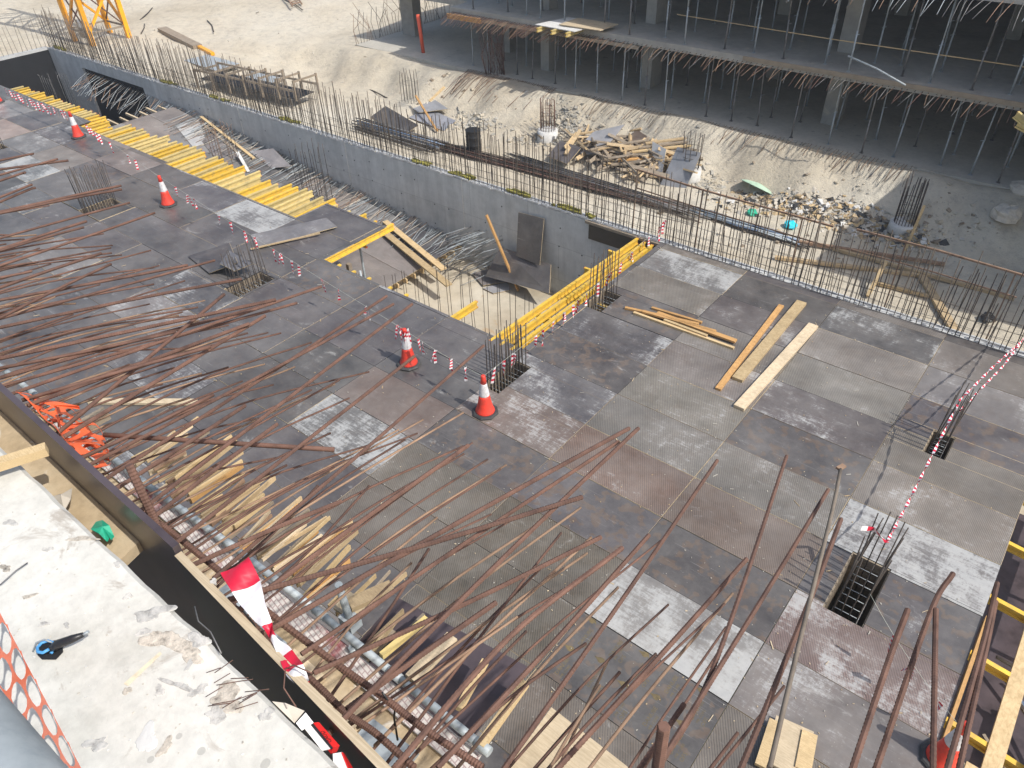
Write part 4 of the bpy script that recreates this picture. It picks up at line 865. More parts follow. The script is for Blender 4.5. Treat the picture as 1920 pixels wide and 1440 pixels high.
for o_ in (0, .7): MB().beam(a+V((-1.2, o_+.6, .5)), a+V((1.6, o_-.9, .15)), .07, .08).build('rail', 'rust_dust', t_)
for i in range(8): q = a+V((-1.0+i*.33, .5-i*.18, .48-i*.042)); MB().beam(q, q+V((0, .7, 0)), .05, .05).build('rung', 'rust_dust', t_)
p = gp(1420, 352); mb = MB(); mb.lathe(p, [(.05, .16), (.35, .10), (.5, .02), (.52, 0)], 16); o = mb.build('dish', 'pale_green', origin=p); o.rotation_euler = (-.5, .2, 0); o.scale = (1.3, .9, 1); tag(o, 'pale green rounded panel on the sand slope above the scrap', 'panel')
def blob(name, p, r_, mat, label, cat):
    mb = MB(); n, m_ = 9, 6
    for i in range(m_+1):
        for j in range(n):
            t, f_ = 2*math.pi*j/n, math.pi*i/m_; q = r_*R.uniform(.75, 1.2); mb.v.append(V(p)+V((q*math.sin(f_)*math.cos(t), q*math.sin(f_)*math.sin(t), r_*.4+q*.6*math.cos(f_))))
    for i in range(m_):
        for j in range(n): mb.quad([i*n+j, (i+1)*n+j, (i+1)*n+(j+1) % n, i*n+(j+1) % n], 0)
    return tag(mb.build(name, mat, origin=p), label, cat)
blob('plastic_bag', gp(1482, 427), .22, 'cyan_plastic', 'bright cyan plastic bag on the sand before the scrap strip', 'bag')
blob('plastic_bag', gp(1409, 402), .18, 'green_plastic', 'bright green plastic bag on the sand behind the rail', 'bag')
blob('cement_sack', gp(1885, 410), .42, 'sack', 'pale cement sack on the shaded slope, the lower of two', 'sack'); blob('cement_sack', gp(1912, 372)+V((0, 0, .1)), .42, 'sack', 'pale cement sack at the right picture edge on the slab', 'sack')
for (a, b_), l, m, wd in zip([((1452, 487), (1735, 522)), ((1478, 455), (1770, 500)), ((1560, 470), (1900, 565)), ((1725, 520), (1790, 628)), ((1625, 560), (1650, 525)), ((1640, 535), (1740, 560))],
    ['long weathered plank lying on sand close behind the deck edge', 'long brown timber lying on sand below the guard rail', 'farthest long timber under the guard rail at right', 'broad orange plank pointing down to the deck edge at right', 'short pale board standing among the bars at right', 'thin pale plank beside the broad orange one'], ['timber', 'rust_dust', 'timber', 'timber', 'pine', 'pine'], (.13, .10, .10, .22, .10, .08)):
    plank(gp(*a)+V((0, 0, .08)), gp(*b_)+V((0, 0, .08 if 'standing' not in l else .6)), wd, .09, m, l)
# guard rail
gr = thing('guard_rail', uy(1560, 425, 18.2)-V((0, 0, 2.5)), 'rusty steel guard rail on posts behind the wall bars at right', 'guard rail')
RP = [(1195, 318), (1318, 356), (1563, 425)]; RQ = [(1606, 430), (1760, 470), (1925, 518)]
for seg in (RP, RQ):
    pts = [uy(a, b_, 18.2) for a, b_ in seg]
    for p, q in zip(pts[:-1], pts[1:]): MB().beam(p, q, .04, .045).build('top_rail', 'rust_dust', gr); MB().beam(p-V((0, 0, .55)), q-V((0, 0, .55)), .025, .03).build('mid_rail', 'rust_dust', gr)
for a, b_ in ((1318, 356), (1195, 318), (1505, 408), (1700, 452), (1905, 512)):
    p = uy(a, b_, 18.2); MB().beam(p, V((p.x, p.y, -1.35)), .032, .032).build('post', 'rust_dust', gr)
a = uz(1700, 412, -1); a = gp(1697, 470); plank(a, a+V((0.1, 0, 1.5)), .09, .07, 'pine', 'pale post standing in front of the shaded column stub', cat='post')
p = gp(1850, 600); blob('cable_coil', p, .2, 'black_cable', 'small black coil lying on sand behind the right bars', 'coil')

# ------------------------------------------------------------------ tower crane mast
base = V((-46.1, 20.5, -0.7)); cr = thing('tower_crane', base, 'yellow lattice mast of a tower crane on the sand', 'crane')
hw, HM = 1.05, 15.0
cn = [base+V((sx_*hw, sy_*hw, 0)) for sx_, sy_ in ((-1, -1), (1, -1), (1, 1), (-1, 1))]
for q in cn: MB().box(q+V((0, 0, HM/2)), (.23, .23, HM)).build('mast_leg', 'crane_yellow', cr)
for i in range(6):
    z0, z1 = .9+i*2.35, .9+(i+1)*2.35
    for j in range(4):
        a, b_ = cn[j], cn[(j+1) % 4]; MB().beam(a+V((0, 0, z0)), b_+V((0, 0, z0)), .08, .08).build('horizontal', 'crane_yellow' if i else 'old_timber', cr)
        m_ = (a+b_)/2; MB().beam(a+V((0, 0, z0)), b_+V((0, 0, z1)), .12, .12).build('diagonal', 'crane_yellow', cr)
        if i == 0: MB().beam(b_+V((0, 0, z0)), a+V((0, 0, z1)), .06, .06).build('diagonal', 'rust', cr)
MB().box(base+V((.3, -.1, .1)), (2.9, 2.5, .3)).build('footing', 'rubble', cr)
MB().box(base+V((.35, -.95, 1.0)), (1.3, .06, .9)).build('panel_board', 'old_timber', cr)
MB().box(base+V((.2, -1.0, 1.3)), (.32, .03, .4)).build('notice', 'white_card', cr); MB().box(base+V((.62, -1.0, 1.35)), (.3, .03, .26)).build('notice', 'yellow_faded', cr)

# ------------------------------------------------------------------ right edge: walkway timbers below the deck's side
re = thing('edge_walkway', (1.6, 9, -.4), 'timber edge walkway with pale planks along the right side of the deck', 'walkway')
MB().beam((1.33, 6.0, -.02), (1.33, 9.6, -.02), .05, .16).build('edge_board', 'orange_timber', re)
for x_, y0, y1, z_, wd, m in ((1.95, 5.6, 10.2, -.25, .22, 'pine'), (2.4, 6.2, 12.5, -.2, .2, 'pine'), (2.75, 5.5, 9.0, -.3, .2, 'timber'), (1.75, 5.0, 7.3, -.28, .18, 'pine'), (2.1, 9.6, 13.6, -.35, .3, 'fresh_ply')):
    MB().beam((x_, y0, z_), (x_+.02, y1, z_), wd, .06).build('plank', m, re)
for yy in (6.6, 7.7, 9.0, 10.25, 11.6, 12.9):
    mb = MB(); ibeam(mb, (0.6, yy, -.18), (2.9, yy, -.45 if yy < 8 else -.4), h=.16); mb.build('timber_joist', ['yellow_paint', 'yellow_faded'], re)
for i in range(26):
    a = V((R.uniform(1.5, 3), R.uniform(6, 11), R.uniform(-1.1, -.7))); MB().beam(a, a+V((R.gauss(.6, .3), R.gauss(-.4, .3), R.gauss(0, .1))), .05, .04).build('scrap_stick', R.choice(['old_timber', 'pale_cement', 'dark_bar', 'blue_steel']), re)
MB().box((2.4, 9.5, -1.3), (2.0, 8.5, .06)).build('lower_board', 'maroon_film', re)
plank(uz(1425, 1437, .1), uz(1452, 1352, .1), .14, .06, 'pine', 'left of the pale boards at the bottom edge of the deck'); plank(uz(1468, 1445, .08), uz(1490, 1358, .08), .5, .05, 'fresh_ply', 'wide pale board with grain at the bottom edge of the deck'); plank(uz(1505, 1445, .1), uz(1518, 1375, .1), .2, .06, 'pine', 'split pale board, rightmost at the bottom edge of the deck')

# ------------------------------------------------------------------ near concrete slab with its projecting bars
ZS = 8.55
ns = thing('concrete_slab', (-1.5, 0, ZS), 'sunlit pale concrete floor slab in the near left corner with rusty bars projecting', 'slab')
# slab top with a broken edge
mb = MB(); XE = [-9+i*.06 for i in range(240)]; k0 = 0
for x_ in XE:
    e = .318+.004*hnoise(x_*23, 3)+(.012*max(0, hnoise(x_*6.1, 8)-.5)); mb.v += [V((x_, -6, ZS)), V((x_, e-.012, ZS)), V((x_, e, ZS-.015)), V((x_, e-.01, ZS-.28)), V((x_, -6, ZS-.28))]
for i in range(len(XE)-1):
    for q in range(4): mb.quad([i*5+q, (i+1)*5+q, (i+1)*5+q+1, i*5+q+1][::-1], 0)
sb = mb.build('slab_body', 'slab_concrete', ns)
mb = MB(); mb.sheet([(-9, .30, 8.36), (-1.86, .30, 8.36), (-1.90, .46, 8.36), (-9, .46, 8.36)], .04); mb.build('gap_fill', 'gap_dirt', ns)
MB().box((-2.5, -2.85, 5.6), (13, 6.3, .3)).build('lower_slab', 'building_concrete', ns)
for x_ in (-8, -3.2, 2): MB().box((x_, -.4, 7.0), (.5, .5, 2.5)).build('column', 'building_concrete', ns)
MB().box((-2.5, -.6, 2.7), (13, .3, 5.5)).build('facade_wall', 'building_concrete', ns)
def patch(cx, cy, rx, ry, ang, mat, n=40, h=.0014, seed=0):
    r2 = random.Random(seed); c_, mb = uz(cx, cy, ZS), MB(); ring = []
    for q in range(n):
        t = 2*math.pi*q/n; f_ = 1+.28*math.sin(2*t+seed)+.2*math.sin(3*t+seed*2.3)+.12*math.sin(5*t+seed)+r2.uniform(-.09, .09); ring.append((math.cos(t)*rx*f_, math.sin(t)*ry*f_))
    rot = lambda a, b2: V((a*math.cos(ang)-b2*math.sin(ang), a*math.sin(ang)+b2*math.cos(ang), 0)); mb.v = [c_+V((0, 0, h))]
    for f_, z_ in ((.5, h*1.3), (.85, h), (1.0, -.002)): mb.v += [c_+rot(a*f_, b2*f_)+V((0, 0, z_)) for a, b2 in ring]
    for q in range(n):
        r_ = (q+1) % n; mb.quad([0, 1+q, 1+r_]); 
        for L in (0, 1): mb.quad([1+L*n+q, 1+(L+1)*n+q, 1+(L+1)*n+r_, 1+L*n+r_])
    mb.build('mortar_patch', mat, ns)
for i, (cx, cy, rx, ry, a, m) in enumerate([(285, 1150, .045, .022, .8, 'slab_patch'), (310, 1200, .06, .03, .4, 'mortar'), (350, 1222, .05, .022, .2, 'mortar'), (372, 1200, .03, .02, .6, 'slab_patch'), (425, 1310, .045, .035, .5, 'mortar'), (408, 1335, .03, .025, .9, 'slab_patch'), (270, 1185, .02, .012, .5, 'slab_patch'),
    (335, 1285, .05, .008, .3, 'slab_patch'), (372, 1295, .02, .015, 1.4, 'slab_patch'), (275, 1385, .024, .035, .4, 'pale_cement'), (220, 1058, .014, .008, .2, 'slab_patch'), (240, 1118, .014, .01, .1, 'slab_patch'), (155, 1010, .05, .008, .6, 'mortar'), (90, 1030, .016, .01, .4, 'slab_patch'), (55, 1118, .016, .008, 1, 'mortar'),
    (125, 1172, .01, .007, 0, 'slab_patch'), (180, 1395, .03, .015, .9, 'slab_patch'), (310, 1400, .014, .02, .3, 'mortar'), (500, 1340, .02, .014, .6, 'slab_patch'), (355, 1245, .02, .008, 2, 'slab_patch'), (20, 980, .02, .014, .3, 'slab_patch'), (10, 1065, .018, .012, .3, 'mortar'), (300, 1295, .016, .012, .3, 'slab_patch'), (400, 1090, .012, .008, .3, 'slab_patch'), (238, 1295, .012, .009, 0, 'mortar'), (82, 1170, .014, .008, .5, 'slab_patch')]): patch(cx, cy, rx, ry, a, m, seed=i)
mb = MB(); mb.sheet([uz(232, 1282, ZS+.0012), uz(300, 1222, ZS+.0012), uz(303, 1226, ZS+.0012), uz(240, 1286, ZS+.0012)], .0008); mb.build('rust_stain', 'rust_stain', ns)
# board form along the edge
mb = MB(); mb.beam((-9, .545, 8.24), (-1.575, .43, 8.24), .020, .67); o = mb.build('edge_form_board', ['maroon_film'], origin=(-1.6, .43, 8.3)); tag(o, 'dark film faced form board along the slab edge, far piece', 'form board', 'slab edge form boards')
mb = MB(); mb.beam((-1.57, .425, 8.22), (1.2, .26, 8.225), .021, .66); mb.v = mb.v; o = mb.build('edge_form_board', ['black_film', 'fresh_ply'], origin=(-1.57, .42, 8.3))
for p in o.data.polygons:
    if p.normal.z > .9: p.material_index = 1
tag(o, 'black form board with raw ply top edge, near piece at the slab', 'form board', 'slab edge form boards')
# ribbed rusty bars
def ribbar(pts, r_, parent, mat='rust', ribs=True, name='rebar', n=7):
    pts = [V(p) for p in pts]; L = sum((b-a).length for a, b in zip(pts[:-1], pts[1:]))
    def at(t):                                                 # Catmull-Rom through the points
        m_ = len(pts)-1; u_ = max(0, min(m_-1e-6, t*m_)); i = int(u_); f_ = u_-i
        p1, p2 = pts[i], pts[i+1]; p0 = pts[i-1] if i else p1*2-p2; p3 = pts[i+2] if i+2 <= m_ else p2*2-p1
        return .5*((2*p1)+(p2-p0)*f_+(2*p0-5*p1+4*p2-p3)*f_*f_+(3*p1-p0-3*p2+p3)*f_**3)
    if ribs:
        N = max(4, int(L/.0048)); N += N % 2; P_ = [at(i/N) for i in range(N+1)]; rr = [r_*(1.10 if i % 2 else .95) for i in range(N+1)]
    else: N = max(5, int(L/.12)); P_ = [at(i/N) for i in range(N+1)]; rr = [r_]*(N+1)
    mb = MB(); mb.tube(P_, rr, n, sm=not ribs); return mb.build(name, mat, parent)
TH = [((0, 302), (58, 290)), ((0, 318), (128, 301)), ((0, 328), (108, 298)), ((0, 340), (44, 325)), ((0, 370), (60, 346)), ((0, 380), (66, 352)), ((0, 398), (227, 348)), ((0, 402), (228, 355)), ((0, 447), (243, 380)), ((0, 497), (290, 399)),
 ((0, 468), (162, 415)), ((0, 471), (157, 426)), ((0, 540), (190, 475)), ((10, 592), (208, 495)), ((0, 562), (352, 497)), ((0, 597), (403, 488)), ((0, 615), (453, 523)), ((0, 672), (517, 562)), ((125, 798), (420, 552)), ((5, 707), (507, 570)), ((20, 719), (557, 568)),
 ((37, 733), (603, 537)), ((83, 748), (467, 607)), ((115, 822), (497, 592)), ((167, 872), (738, 570)), ((195, 900), (725, 555)), ((250, 968), (773, 570)), ((217, 917), (460, 760)), ((300, 960), (520, 795)), ((325, 1022), (777, 668)), ((400, 1085), (907, 648)), ((440, 1150), (878, 835)),
 ((427, 1125), (1092, 932)), ((483, 1194), (1180, 803)), ((565, 1227), (1160, 828)), ((588, 1262), (1127, 1007)), ((590, 1402), (1197, 803)), ((740, 1440), (960, 1190), (1167, 1027)), ((820, 1440), (1217, 1003)), ((945, 1440), (1345, 863)), ((1045, 1440), (1400, 1048)),
 ((1235, 1440), (1340, 1245), (1475, 855)), ((1230, 1440), (1553, 918)), ((1387, 1440), (1577, 973)), ((1602, 1440), (1702, 1143)), ((1643, 1440), (1747, 1143), (1787, 1075)), ((1750, 1440), (1755, 1142)), ((1772, 1440), (1870, 1093)), ((1797, 1440), (1867, 1127)), ((1200, 1440), (1283, 1320)),
 ((0, 520), (60, 508)), ((0, 690), (330, 622)), ((60, 745), (395, 650)), ((150, 860), (400, 740)), ((360, 1060), (640, 940)), ((650, 1330), (930, 1130))]
for i, t in enumerate(TH):
    k = .13+R.uniform(-.02, .02); dz = [-.035, .0, .035, .015, -.015][i % 5]
    P_ = [uslope(a, b_, .45, 8.47+dz, k) for a, b_ in t]
    d_ = (P_[0]-P_[1]).normalized(); s0 = P_[0]+d_*((P_[0].y-.50)/max(.2, -d_.y) if t[0][0] < 5 or t[0][1] > 1430 else 0)
    s0 = P_[0]+(P_[0]-P_[1])*max(0, (P_[0].y-.48)/max(.15, (P_[1].y-P_[0].y)))
    pts = [s0]+(P_ if len(P_) > 2 else [P_[0].lerp(P_[1], .5)+V((R.gauss(0, .003), 0, R.gauss(.0, .003))), P_[1]])
    ribbar(pts, R.uniform(.0063, .0080), ns, 'rust', ribs=max(q[0] for q in t) > 420)
ribbar([uslope(1443, 1440, .45, 8.5, .1), uslope(1500, 1200, .45, 8.5, .1), uslope(1560, 960, .45, 8.5, .1), uslope(1576, 880, .45, 8.5, .1)], .0062, ns, 'tan_bar', False)
mb = MB(); p = uslope(1577, 876, .45, 8.5, .1); mb.box(p, (.035, .017, .008), frame(V((.3, 1, -.1)))); mb.build('bar_end', 'rust_dust', ns)
ribbar([uslope(1232, 1450, .45, 8.55, 0), uslope(1245, 1362, .4, 8.75, 0)], .0125, ns)
ribbar([uslope(195, 815, .45, 8.40, .14), uslope(420, 830, .45, 8.42, .14), uslope(627, 843, .45, 8.40, .14)], .0095, ns, ribs=False)
ribbar([uslope(312, 1030, .5, 8.42, 0), uslope(285, 965, .5, 8.5, 0), uslope(242, 872, .5, 8.66, 0)], .0125, ns)
for poly, z_ in (([(265, 955), (330, 1005), (410, 1070), (505, 1150), (620, 1237), (715, 1305), (800, 1370), (905, 1440)], 8.36), ([(430, 1130), (520, 1215), (600, 1290), (650, 1338), (704, 1375), (777, 1440)], 8.28)):
    ribbar([uz(a, b_, z_) for a, b_ in poly], .0095, ns, ribs=True)
for i in range(2):                                             # tie wire twists
    a = uz(*[(720, 1310), (455, 1150), (835, 1155), (1210, 1170)][i], 8.37); mb = MB(); mb.tube([a+V((0, 0, .03)), a+V((.02, .01, -.05)), a+V((.0, .015, -.12)), a+V((.015, 0, -.2 if i == 0 else -.08))], .003, 5); mb.build('tie_wire', 'black_cable', ns)
for i in range(118):                                           # thin lower layer
    x_ = -5.6+5.4*(i/118)**.9+R.uniform(-.05, .05); L = R.uniform(.55, 1.35); s_ = R.gauss(.0, .10)-.02*L; z_ = 8.20+R.uniform(-.1, .06)
    ribbar([(x_, .47, z_), (x_+s_*.5, .47+L*.5, z_-.07*L+R.gauss(0, .01)), (x_+s_, .47+L, z_-.2*L+R.gauss(0, .03))], R.uniform(.0042, .0056), ns, R.choice(['rust', 'rust', 'rust_dust']), False, n=5)

# work platform below the bars
ZP = 6.05
wp = thing('work_platform', (-2.5, 1.3, ZP), 'scaffold work platform of boards and tube below the projecting bars', 'work platform')
MB().sheet([(-6.5, .5, ZP-.05), (0.4, .5, ZP-.05), (.4, 1.2, ZP-.05), (-6.5, 1.2, ZP-.05)], .03).build('ledge', 'gap_dirt', wp)
for i in range(18):
    x_ = -6.3+i*.37; MB().box((x_, .98+R.uniform(-.06, .06), ZP-.03), (R.uniform(.28, .36), R.uniform(.1, .24), .03), Matrix.Rotation(R.gauss(0, .05), 3, 'Z')).build('board', R.choice(['fresh_ply', 'pale_cement', 'fresh_ply', 'galv']), wp)
mb = MB(); mb.sheet([(-6.5, 1.19, ZP+.0), (-1.4, 1.19, ZP+.0), (-1.4, 1.30, ZP+.05), (-6.5, 1.30, ZP+.05)], .05); mb.build('net_strip', 'net_strip', wp)
pts = [uz(a, b_, ZP+.12) for a, b_ in ((-60, 640), (60, 735), (170, 825), (270, 905), (430, 1020), (600, 1150), (740, 1265), (905, 1400))]
for a, b_ in zip(pts[:-1], pts[1:]):
    MB().tube([a, b_], .0245, 10).build('tube', 'galv', wp)
    MB().tube([b_-(b_-a).normalized()*.05, b_+(b_-a).normalized()*.05], .029, 10).build('coupler', 'galv', wp)
p = uz(660, 1175, ZP); MB().tube([p, p+V((-.02, .0, .42))], .024, 10).build('upright', 'galv', wp); MB().box(p+V((0, 0, .06)), (.11, .09, .09)).build('coupler', 'galv', wp)
for i in range(100):
    t = i/100; x_ = -5.2+3.0*t+R.uniform(-.03, .03); L = R.uniform(.2, .62); y0 = 1.36+R.uniform(-.03, .1); z_ = ZP-.02+R.uniform(-.05, .07)
    if -2.95 < x_ < -1.5 and R.random() < .75: continue
    MB().beam((x_, y0, z_), (x_-.04+R.gauss(0, .05), y0+L, z_-.03), R.uniform(.008, .022), R.uniform(.02, .05)).build('board', R.choice(['pine', 'timber', 'timber', 'orange_timber', 'fresh_ply', 'timber', 'old_timber', 'old_timber', 'rust_dust', 'timber', 'pine']), wp)
for c_, m in (([(650, 1105), (690, 1130), (665, 1165), (625, 1140)], 'fresh_ply'),): MB().sheet([uz(a, b_, ZP+.075) for a, b_ in c_[::-1]], .02).build('board', m, wp)
MB().sheet([uz(a, b_, ZP-.1) for a, b_ in ((880, 1390), (990, 1250), (745, 1120), (640, 1240))], .02).build('sheet', 'maroon_film', wp)
MB().sheet([uz(a, b_, ZP-.05) for a, b_ in ((930, 1470), (1200, 1470), (1180, 1440), (1034, 1326))], .02).build('sheet', 'fresh_ply', wp)
for a, b_, wd, m in (((655, 1135), (735, 1100), .09, 'timber'), ((715, 1230), (800, 1160), .035, 'yellow_faded'), ((770, 1275), (848, 1195), .08, 'fresh_ply'), ((900, 1400), (985, 1280), .05, 'pine'), ((860, 1330), (910, 1240), .04, 'pine')):
    MB().beam(uz(*a, ZP+.13), uz(*b_, ZP+.11), wd, .04).build('board', m, wp)
for i in range(16):
    x_ = -3.6+i*.19; MB().box((x_, .78+R.uniform(-.1, .1), ZP-.01), (R.uniform(.1, .2), R.uniform(.12, .3), .05), Matrix.Rotation(R.uniform(-.3, .3), 3, 'Z')).build('block', R.choice(['gap_dirt', 'galv', 'gap_dirt', 'pine', 'pale_cement']), wp)
for x_ in (-6, -4.2, -2.4, -.6):
    MB().tube([(x_, 1.3, -.0), (x_, 1.3, ZP+.1)], .0245, 8).build('standard', 'galv', wp); MB().beam((x_, .45, ZP-.12), (x_, 1.6, ZP-.12), .08, .1).build('transom', 'old_timber', wp)

# ------------------------------------------------------------------ small things on the slab
a, b_ = uz(0, 1290, 9.3), uz(130, 1440, 9.3)
mb = MB(); d_ = (b_-a); mb.tube([a-d_*4+V((0, -.075, 0)), b_+d_*5+V((0, -.075, 0))], .075, 20); tag(mb.build('hand_rail', 'galv', origin=a), 'grey round rail at the lower left corner', 'rail')
def netmesh(name, P4, nu, nv, wd, label, bulge=None, spikes=False):
    mb = MB(); N = 12; th = .0012
    def at(u_, v_):
        p = P4[0]*(1-u_)*(1-v_)+P4[1]*u_*(1-v_)+P4[2]*u_*v_+P4[3]*(1-u_)*v_
        return p+bulge(u_, v_) if bulge else p
    def sq(t):                                                 # unit square boundary
        c_, s_ = math.cos(t), math.sin(t); m_ = max(abs(c_), abs(s_)); return c_/m_, s_/m_
    for j in range(nv):
        for i in range(nu+(j % 2)):
            cu = (i+.5-(.5 if j % 2 else 0))/nu; cv = (j+.5)/nv; k = len(mb.v)
            for lay in (0, 1):
                for q in range(N):
                    t = 2*math.pi*(q+.5)/N; a_, b2 = sq(t)
                    for f_, g_ in ((1, 1), (0, 0)):
                        uu = cu+(a_ if f_ else (.8*math.cos(t)+.2*a_)*(1-wd))*.5/nu; vv = cv+(b2 if f_ else (.8*math.sin(t)+.2*b2)*(1-wd*.9))*.5/nv
                        uu = max(0, min(1, uu)); mb.v.append(at(uu, vv)+V((0, 0, th if lay else -th)))
            for q in range(N):
                r_ = (q+1) % N; o_ = k+2*N
                mb.quad([o_+2*q, o_+2*r_, o_+2*r_+1, o_+2*q+1][::-1], 0); mb.quad([k+2*q, k+2*r_, k+2*r_+1, k+2*q+1], 0); mb.quad([k+2*q+1, k+2*r_+1, o_+2*r_+1, o_+2*q+1], 0)
    if spikes:
        for i in range(nu+1):
            a, b2 = at(max(0, (i-.12)/nu), 1), at(min(1, (i+.12)/nu), 1); c_ = (a+b2)/2+(at(i/nu, 1)-at(i/nu, .7)).normalized()*.022+V((0, 0, .006)); k = len(mb.v); mb.v += [a, b2, c_, (a+b2)/2-V((0, 0, .003))]; mb.quad([k, k+1, k+2]); mb.quad([k, k+2, k+3]); mb.quad([k+1, k+3, k+2])
    return tag(mb.build(name, 'orange_mesh', origin=P4[0]), label, 'safety mesh')
netmesh('safety_mesh', [uz(-40, 1230, 8.86), uz(100, 1440, 8.86)+V((.08, 0, 0)), uz(150, 1445, 8.66)+V((.03, 0, 0)), uz(-10, 1130, 8.66)], 6, 2, .08, 'orange plastic safety mesh hanging beside the grey rail', spikes=True)
netmesh('safety_mesh', [uz(28, 735, 8.50), uz(150, 868, 8.50), uz(208, 835, 8.2), uz(118, 762, 8.2)], 8, 4, .2, 'crumpled orange safety mesh caught on the bars behind the form board', bulge=lambda u_, v_: V((.015*math.sin(u_*9+v_*5), .015*math.sin(v_*8+u_*3), .02*math.sin(u_*12)*math.cos(v_*7))))
netmesh('safety_mesh', [uz(60, 765, 8.46), uz(165, 872, 8.46), uz(212, 862, 8.3), uz(140, 778, 8.3)], 6, 4, .22, 'torn end of orange safety mesh curling out over the rusty bars', bulge=lambda u_, v_: V((.02*math.sin(u_*7+v_*4), .03*math.sin(v_*5+u_*6), .035*math.sin(u_*9+1)*math.sin(v_*5))))
mb = MB(); mb.sheet([uz(38, 740, 8.5), uz(95, 759, 8.47), uz(150, 766, 8.40), uz(148, 761, 8.42)], .003); tag(mb.build('mesh_hem', 'orange_mesh', origin=uz(35, 738, 8.5)), 'folded orange hem strip of the crumpled mesh', 'safety mesh')
plank(uz(-30, 880, 8.60), uz(88, 842, 8.60), .035, .03, 'pine', 'short pale stick bridging the slab and the form board')
def tapebig():
    ctr = [(440, 1060), (462, 1100), (478, 1135), (500, 1170), (512, 1195), (535, 1225), (552, 1255), (566, 1280)]
    hwid = [(27, -14), (26, -12), (17, -12), (9, -6), (5, -4), (13, -6), (17, -7), (14, -3)]; mb = MB(); z_ = [8.60, 8.585, 8.57, 8.56, 8.56, 8.55, 8.55, 8.53]
    L = [uz(c[0]-h[0], c[1]-h[1], z) for c, h, z in zip(ctr, hwid, z_)]; Rr = [uz(c[0]+h[0], c[1]+h[1], z+.012) for c, h, z in zip(ctr, hwid, z_)]
    def cr(P_, t):
        m_ = len(P_)-1; u_ = min(m_-1e-6, t*m_); i = int(u_); f_ = u_-i; p1, p2 = P_[i], P_[i+1]; p0 = P_[i-1] if i else p1; p3 = P_[i+2] if i+2 <= m_ else p2
        return .5*((2*p1)+(p2-p0)*f_+(2*p0-5*p1+4*p2-p3)*f_*f_+(3*p1-p0-3*p2+p3)*f_**3)
    NU, NV = 42, 4; cols = [0, 1, 1, 0, 1, 0, 1]; g_ = []
    for a in range(NU+1):
        l_, r_ = cr(L, a/NU), cr(Rr, a/NU); row = []
        for q in range(NV+1):
            v_ = q/NV; row.append(l_.lerp(r_, v_)+V((0, 0, .010*math.sin(v_*math.pi)*math.sin(a*.55)-.006*math.sin(a*.9+v_*4))))
        g_.append(row)
    k = len(mb.v); mb.v += [q for row in g_ for q in row]; k2 = len(mb.v); mb.v += [q-V((0, 0, .0012)) for row in g_ for q in row]
    for a in range(NU):
        mi = cols[min(6, int((a+.5)/NU*7))]
        for q in range(NV):
            o_ = a*(NV+1)+q; mb.quad([k+o_, k+o_+NV+1, k+o_+NV+2, k+o_+1], mi, True); mb.quad([k2+o_, k2+o_+1, k2+o_+NV+2, k2+o_+NV+1], mi, True)
    k = len(mb.v); a, b2 = L[-1], Rr[-1]; c_ = [uz(582, 1310, 8.5), uz(560, 1290, 8.5)]; mb.v += [a, b2, c_[0], c_[1]]; mb.quad([k, k+1, k+2, k+3], 0)
    tag(mb.build('barrier_tape', ['tape_red', 'tape_white'], origin=ctr and uz(440, 1060, 8.6)), 'large red and white tape strip hanging over the near rusty bars', 'barrier tape')
tapebig()
# torn red and white carton
p = uz(603, 1388, 8.53); cb = thing('torn_carton', p, 'torn red and white carton by the slab edge', 'carton'); Rm = Matrix.Rotation(-.62, 3, 'Z') @ Matrix.Rotation(.25, 3, 'X')
zc = 8.50
MB().sheet([uz(604, 1408, zc), uz(620, 1404, zc+.005), uz(583, 1357, zc+.012), uz(571, 1366, zc+.012)], .02).build('box', 'white_card', cb)
MB().sheet([uz(620, 1404, zc+.006), uz(625, 1402, zc+.006), uz(588, 1355, zc+.014), uz(582, 1358, zc+.014)], .02).build('black_band', 'black_cable', cb)
MB().sheet([uz(626, 1402, zc+.008), uz(637, 1398, zc), uz(598, 1354, zc+.01), uz(588, 1355, zc+.016)], .02).build('red_side', 'red_card', cb)
MB().sheet([uz(566, 1370, zc+.02), uz(588, 1355, zc+.02), uz(573, 1336, zc+.035), uz(555, 1356, zc+.03)], .003).build('flap', 'white_card', cb)
MB().sheet([uz(625, 1440, zc), uz(655, 1442, zc), uz(642, 1410, zc+.01), uz(624, 1413, zc+.01)], .003).build('flap', 'white_card', cb)
MB().sheet([uz(655, 1442, zc+.002), uz(662, 1440, zc-.02), uz(645, 1412, zc), uz(642, 1410, zc+.012)], .003).build('flap', 'red_card', cb)
MB().sheet([uz(552, 1356, zc+.02), uz(571, 1333, zc+.03), uz(535, 1318, zc+.04), uz(510, 1315, zc+.05)], .003).build('flap', 'sack', cb)
vs, fs = text_mesh('QUAD', .012); a_, b2 = uz(606, 1370, zc+.0125), uz(616, 1382, zc+.0105); ex = (b2-a_).normalized(); ey = (uz(588, 1360, zc+.016)-uz(598, 1356, zc+.01)).normalized()
mb = MB(); mb.v = [a_+ex*v.x+ey*v.y+V((0, 0, .0022)) for v in vs]
for f_ in fs: mb.quad(f_)
mb.build('lettering', 'black_cable', cb)
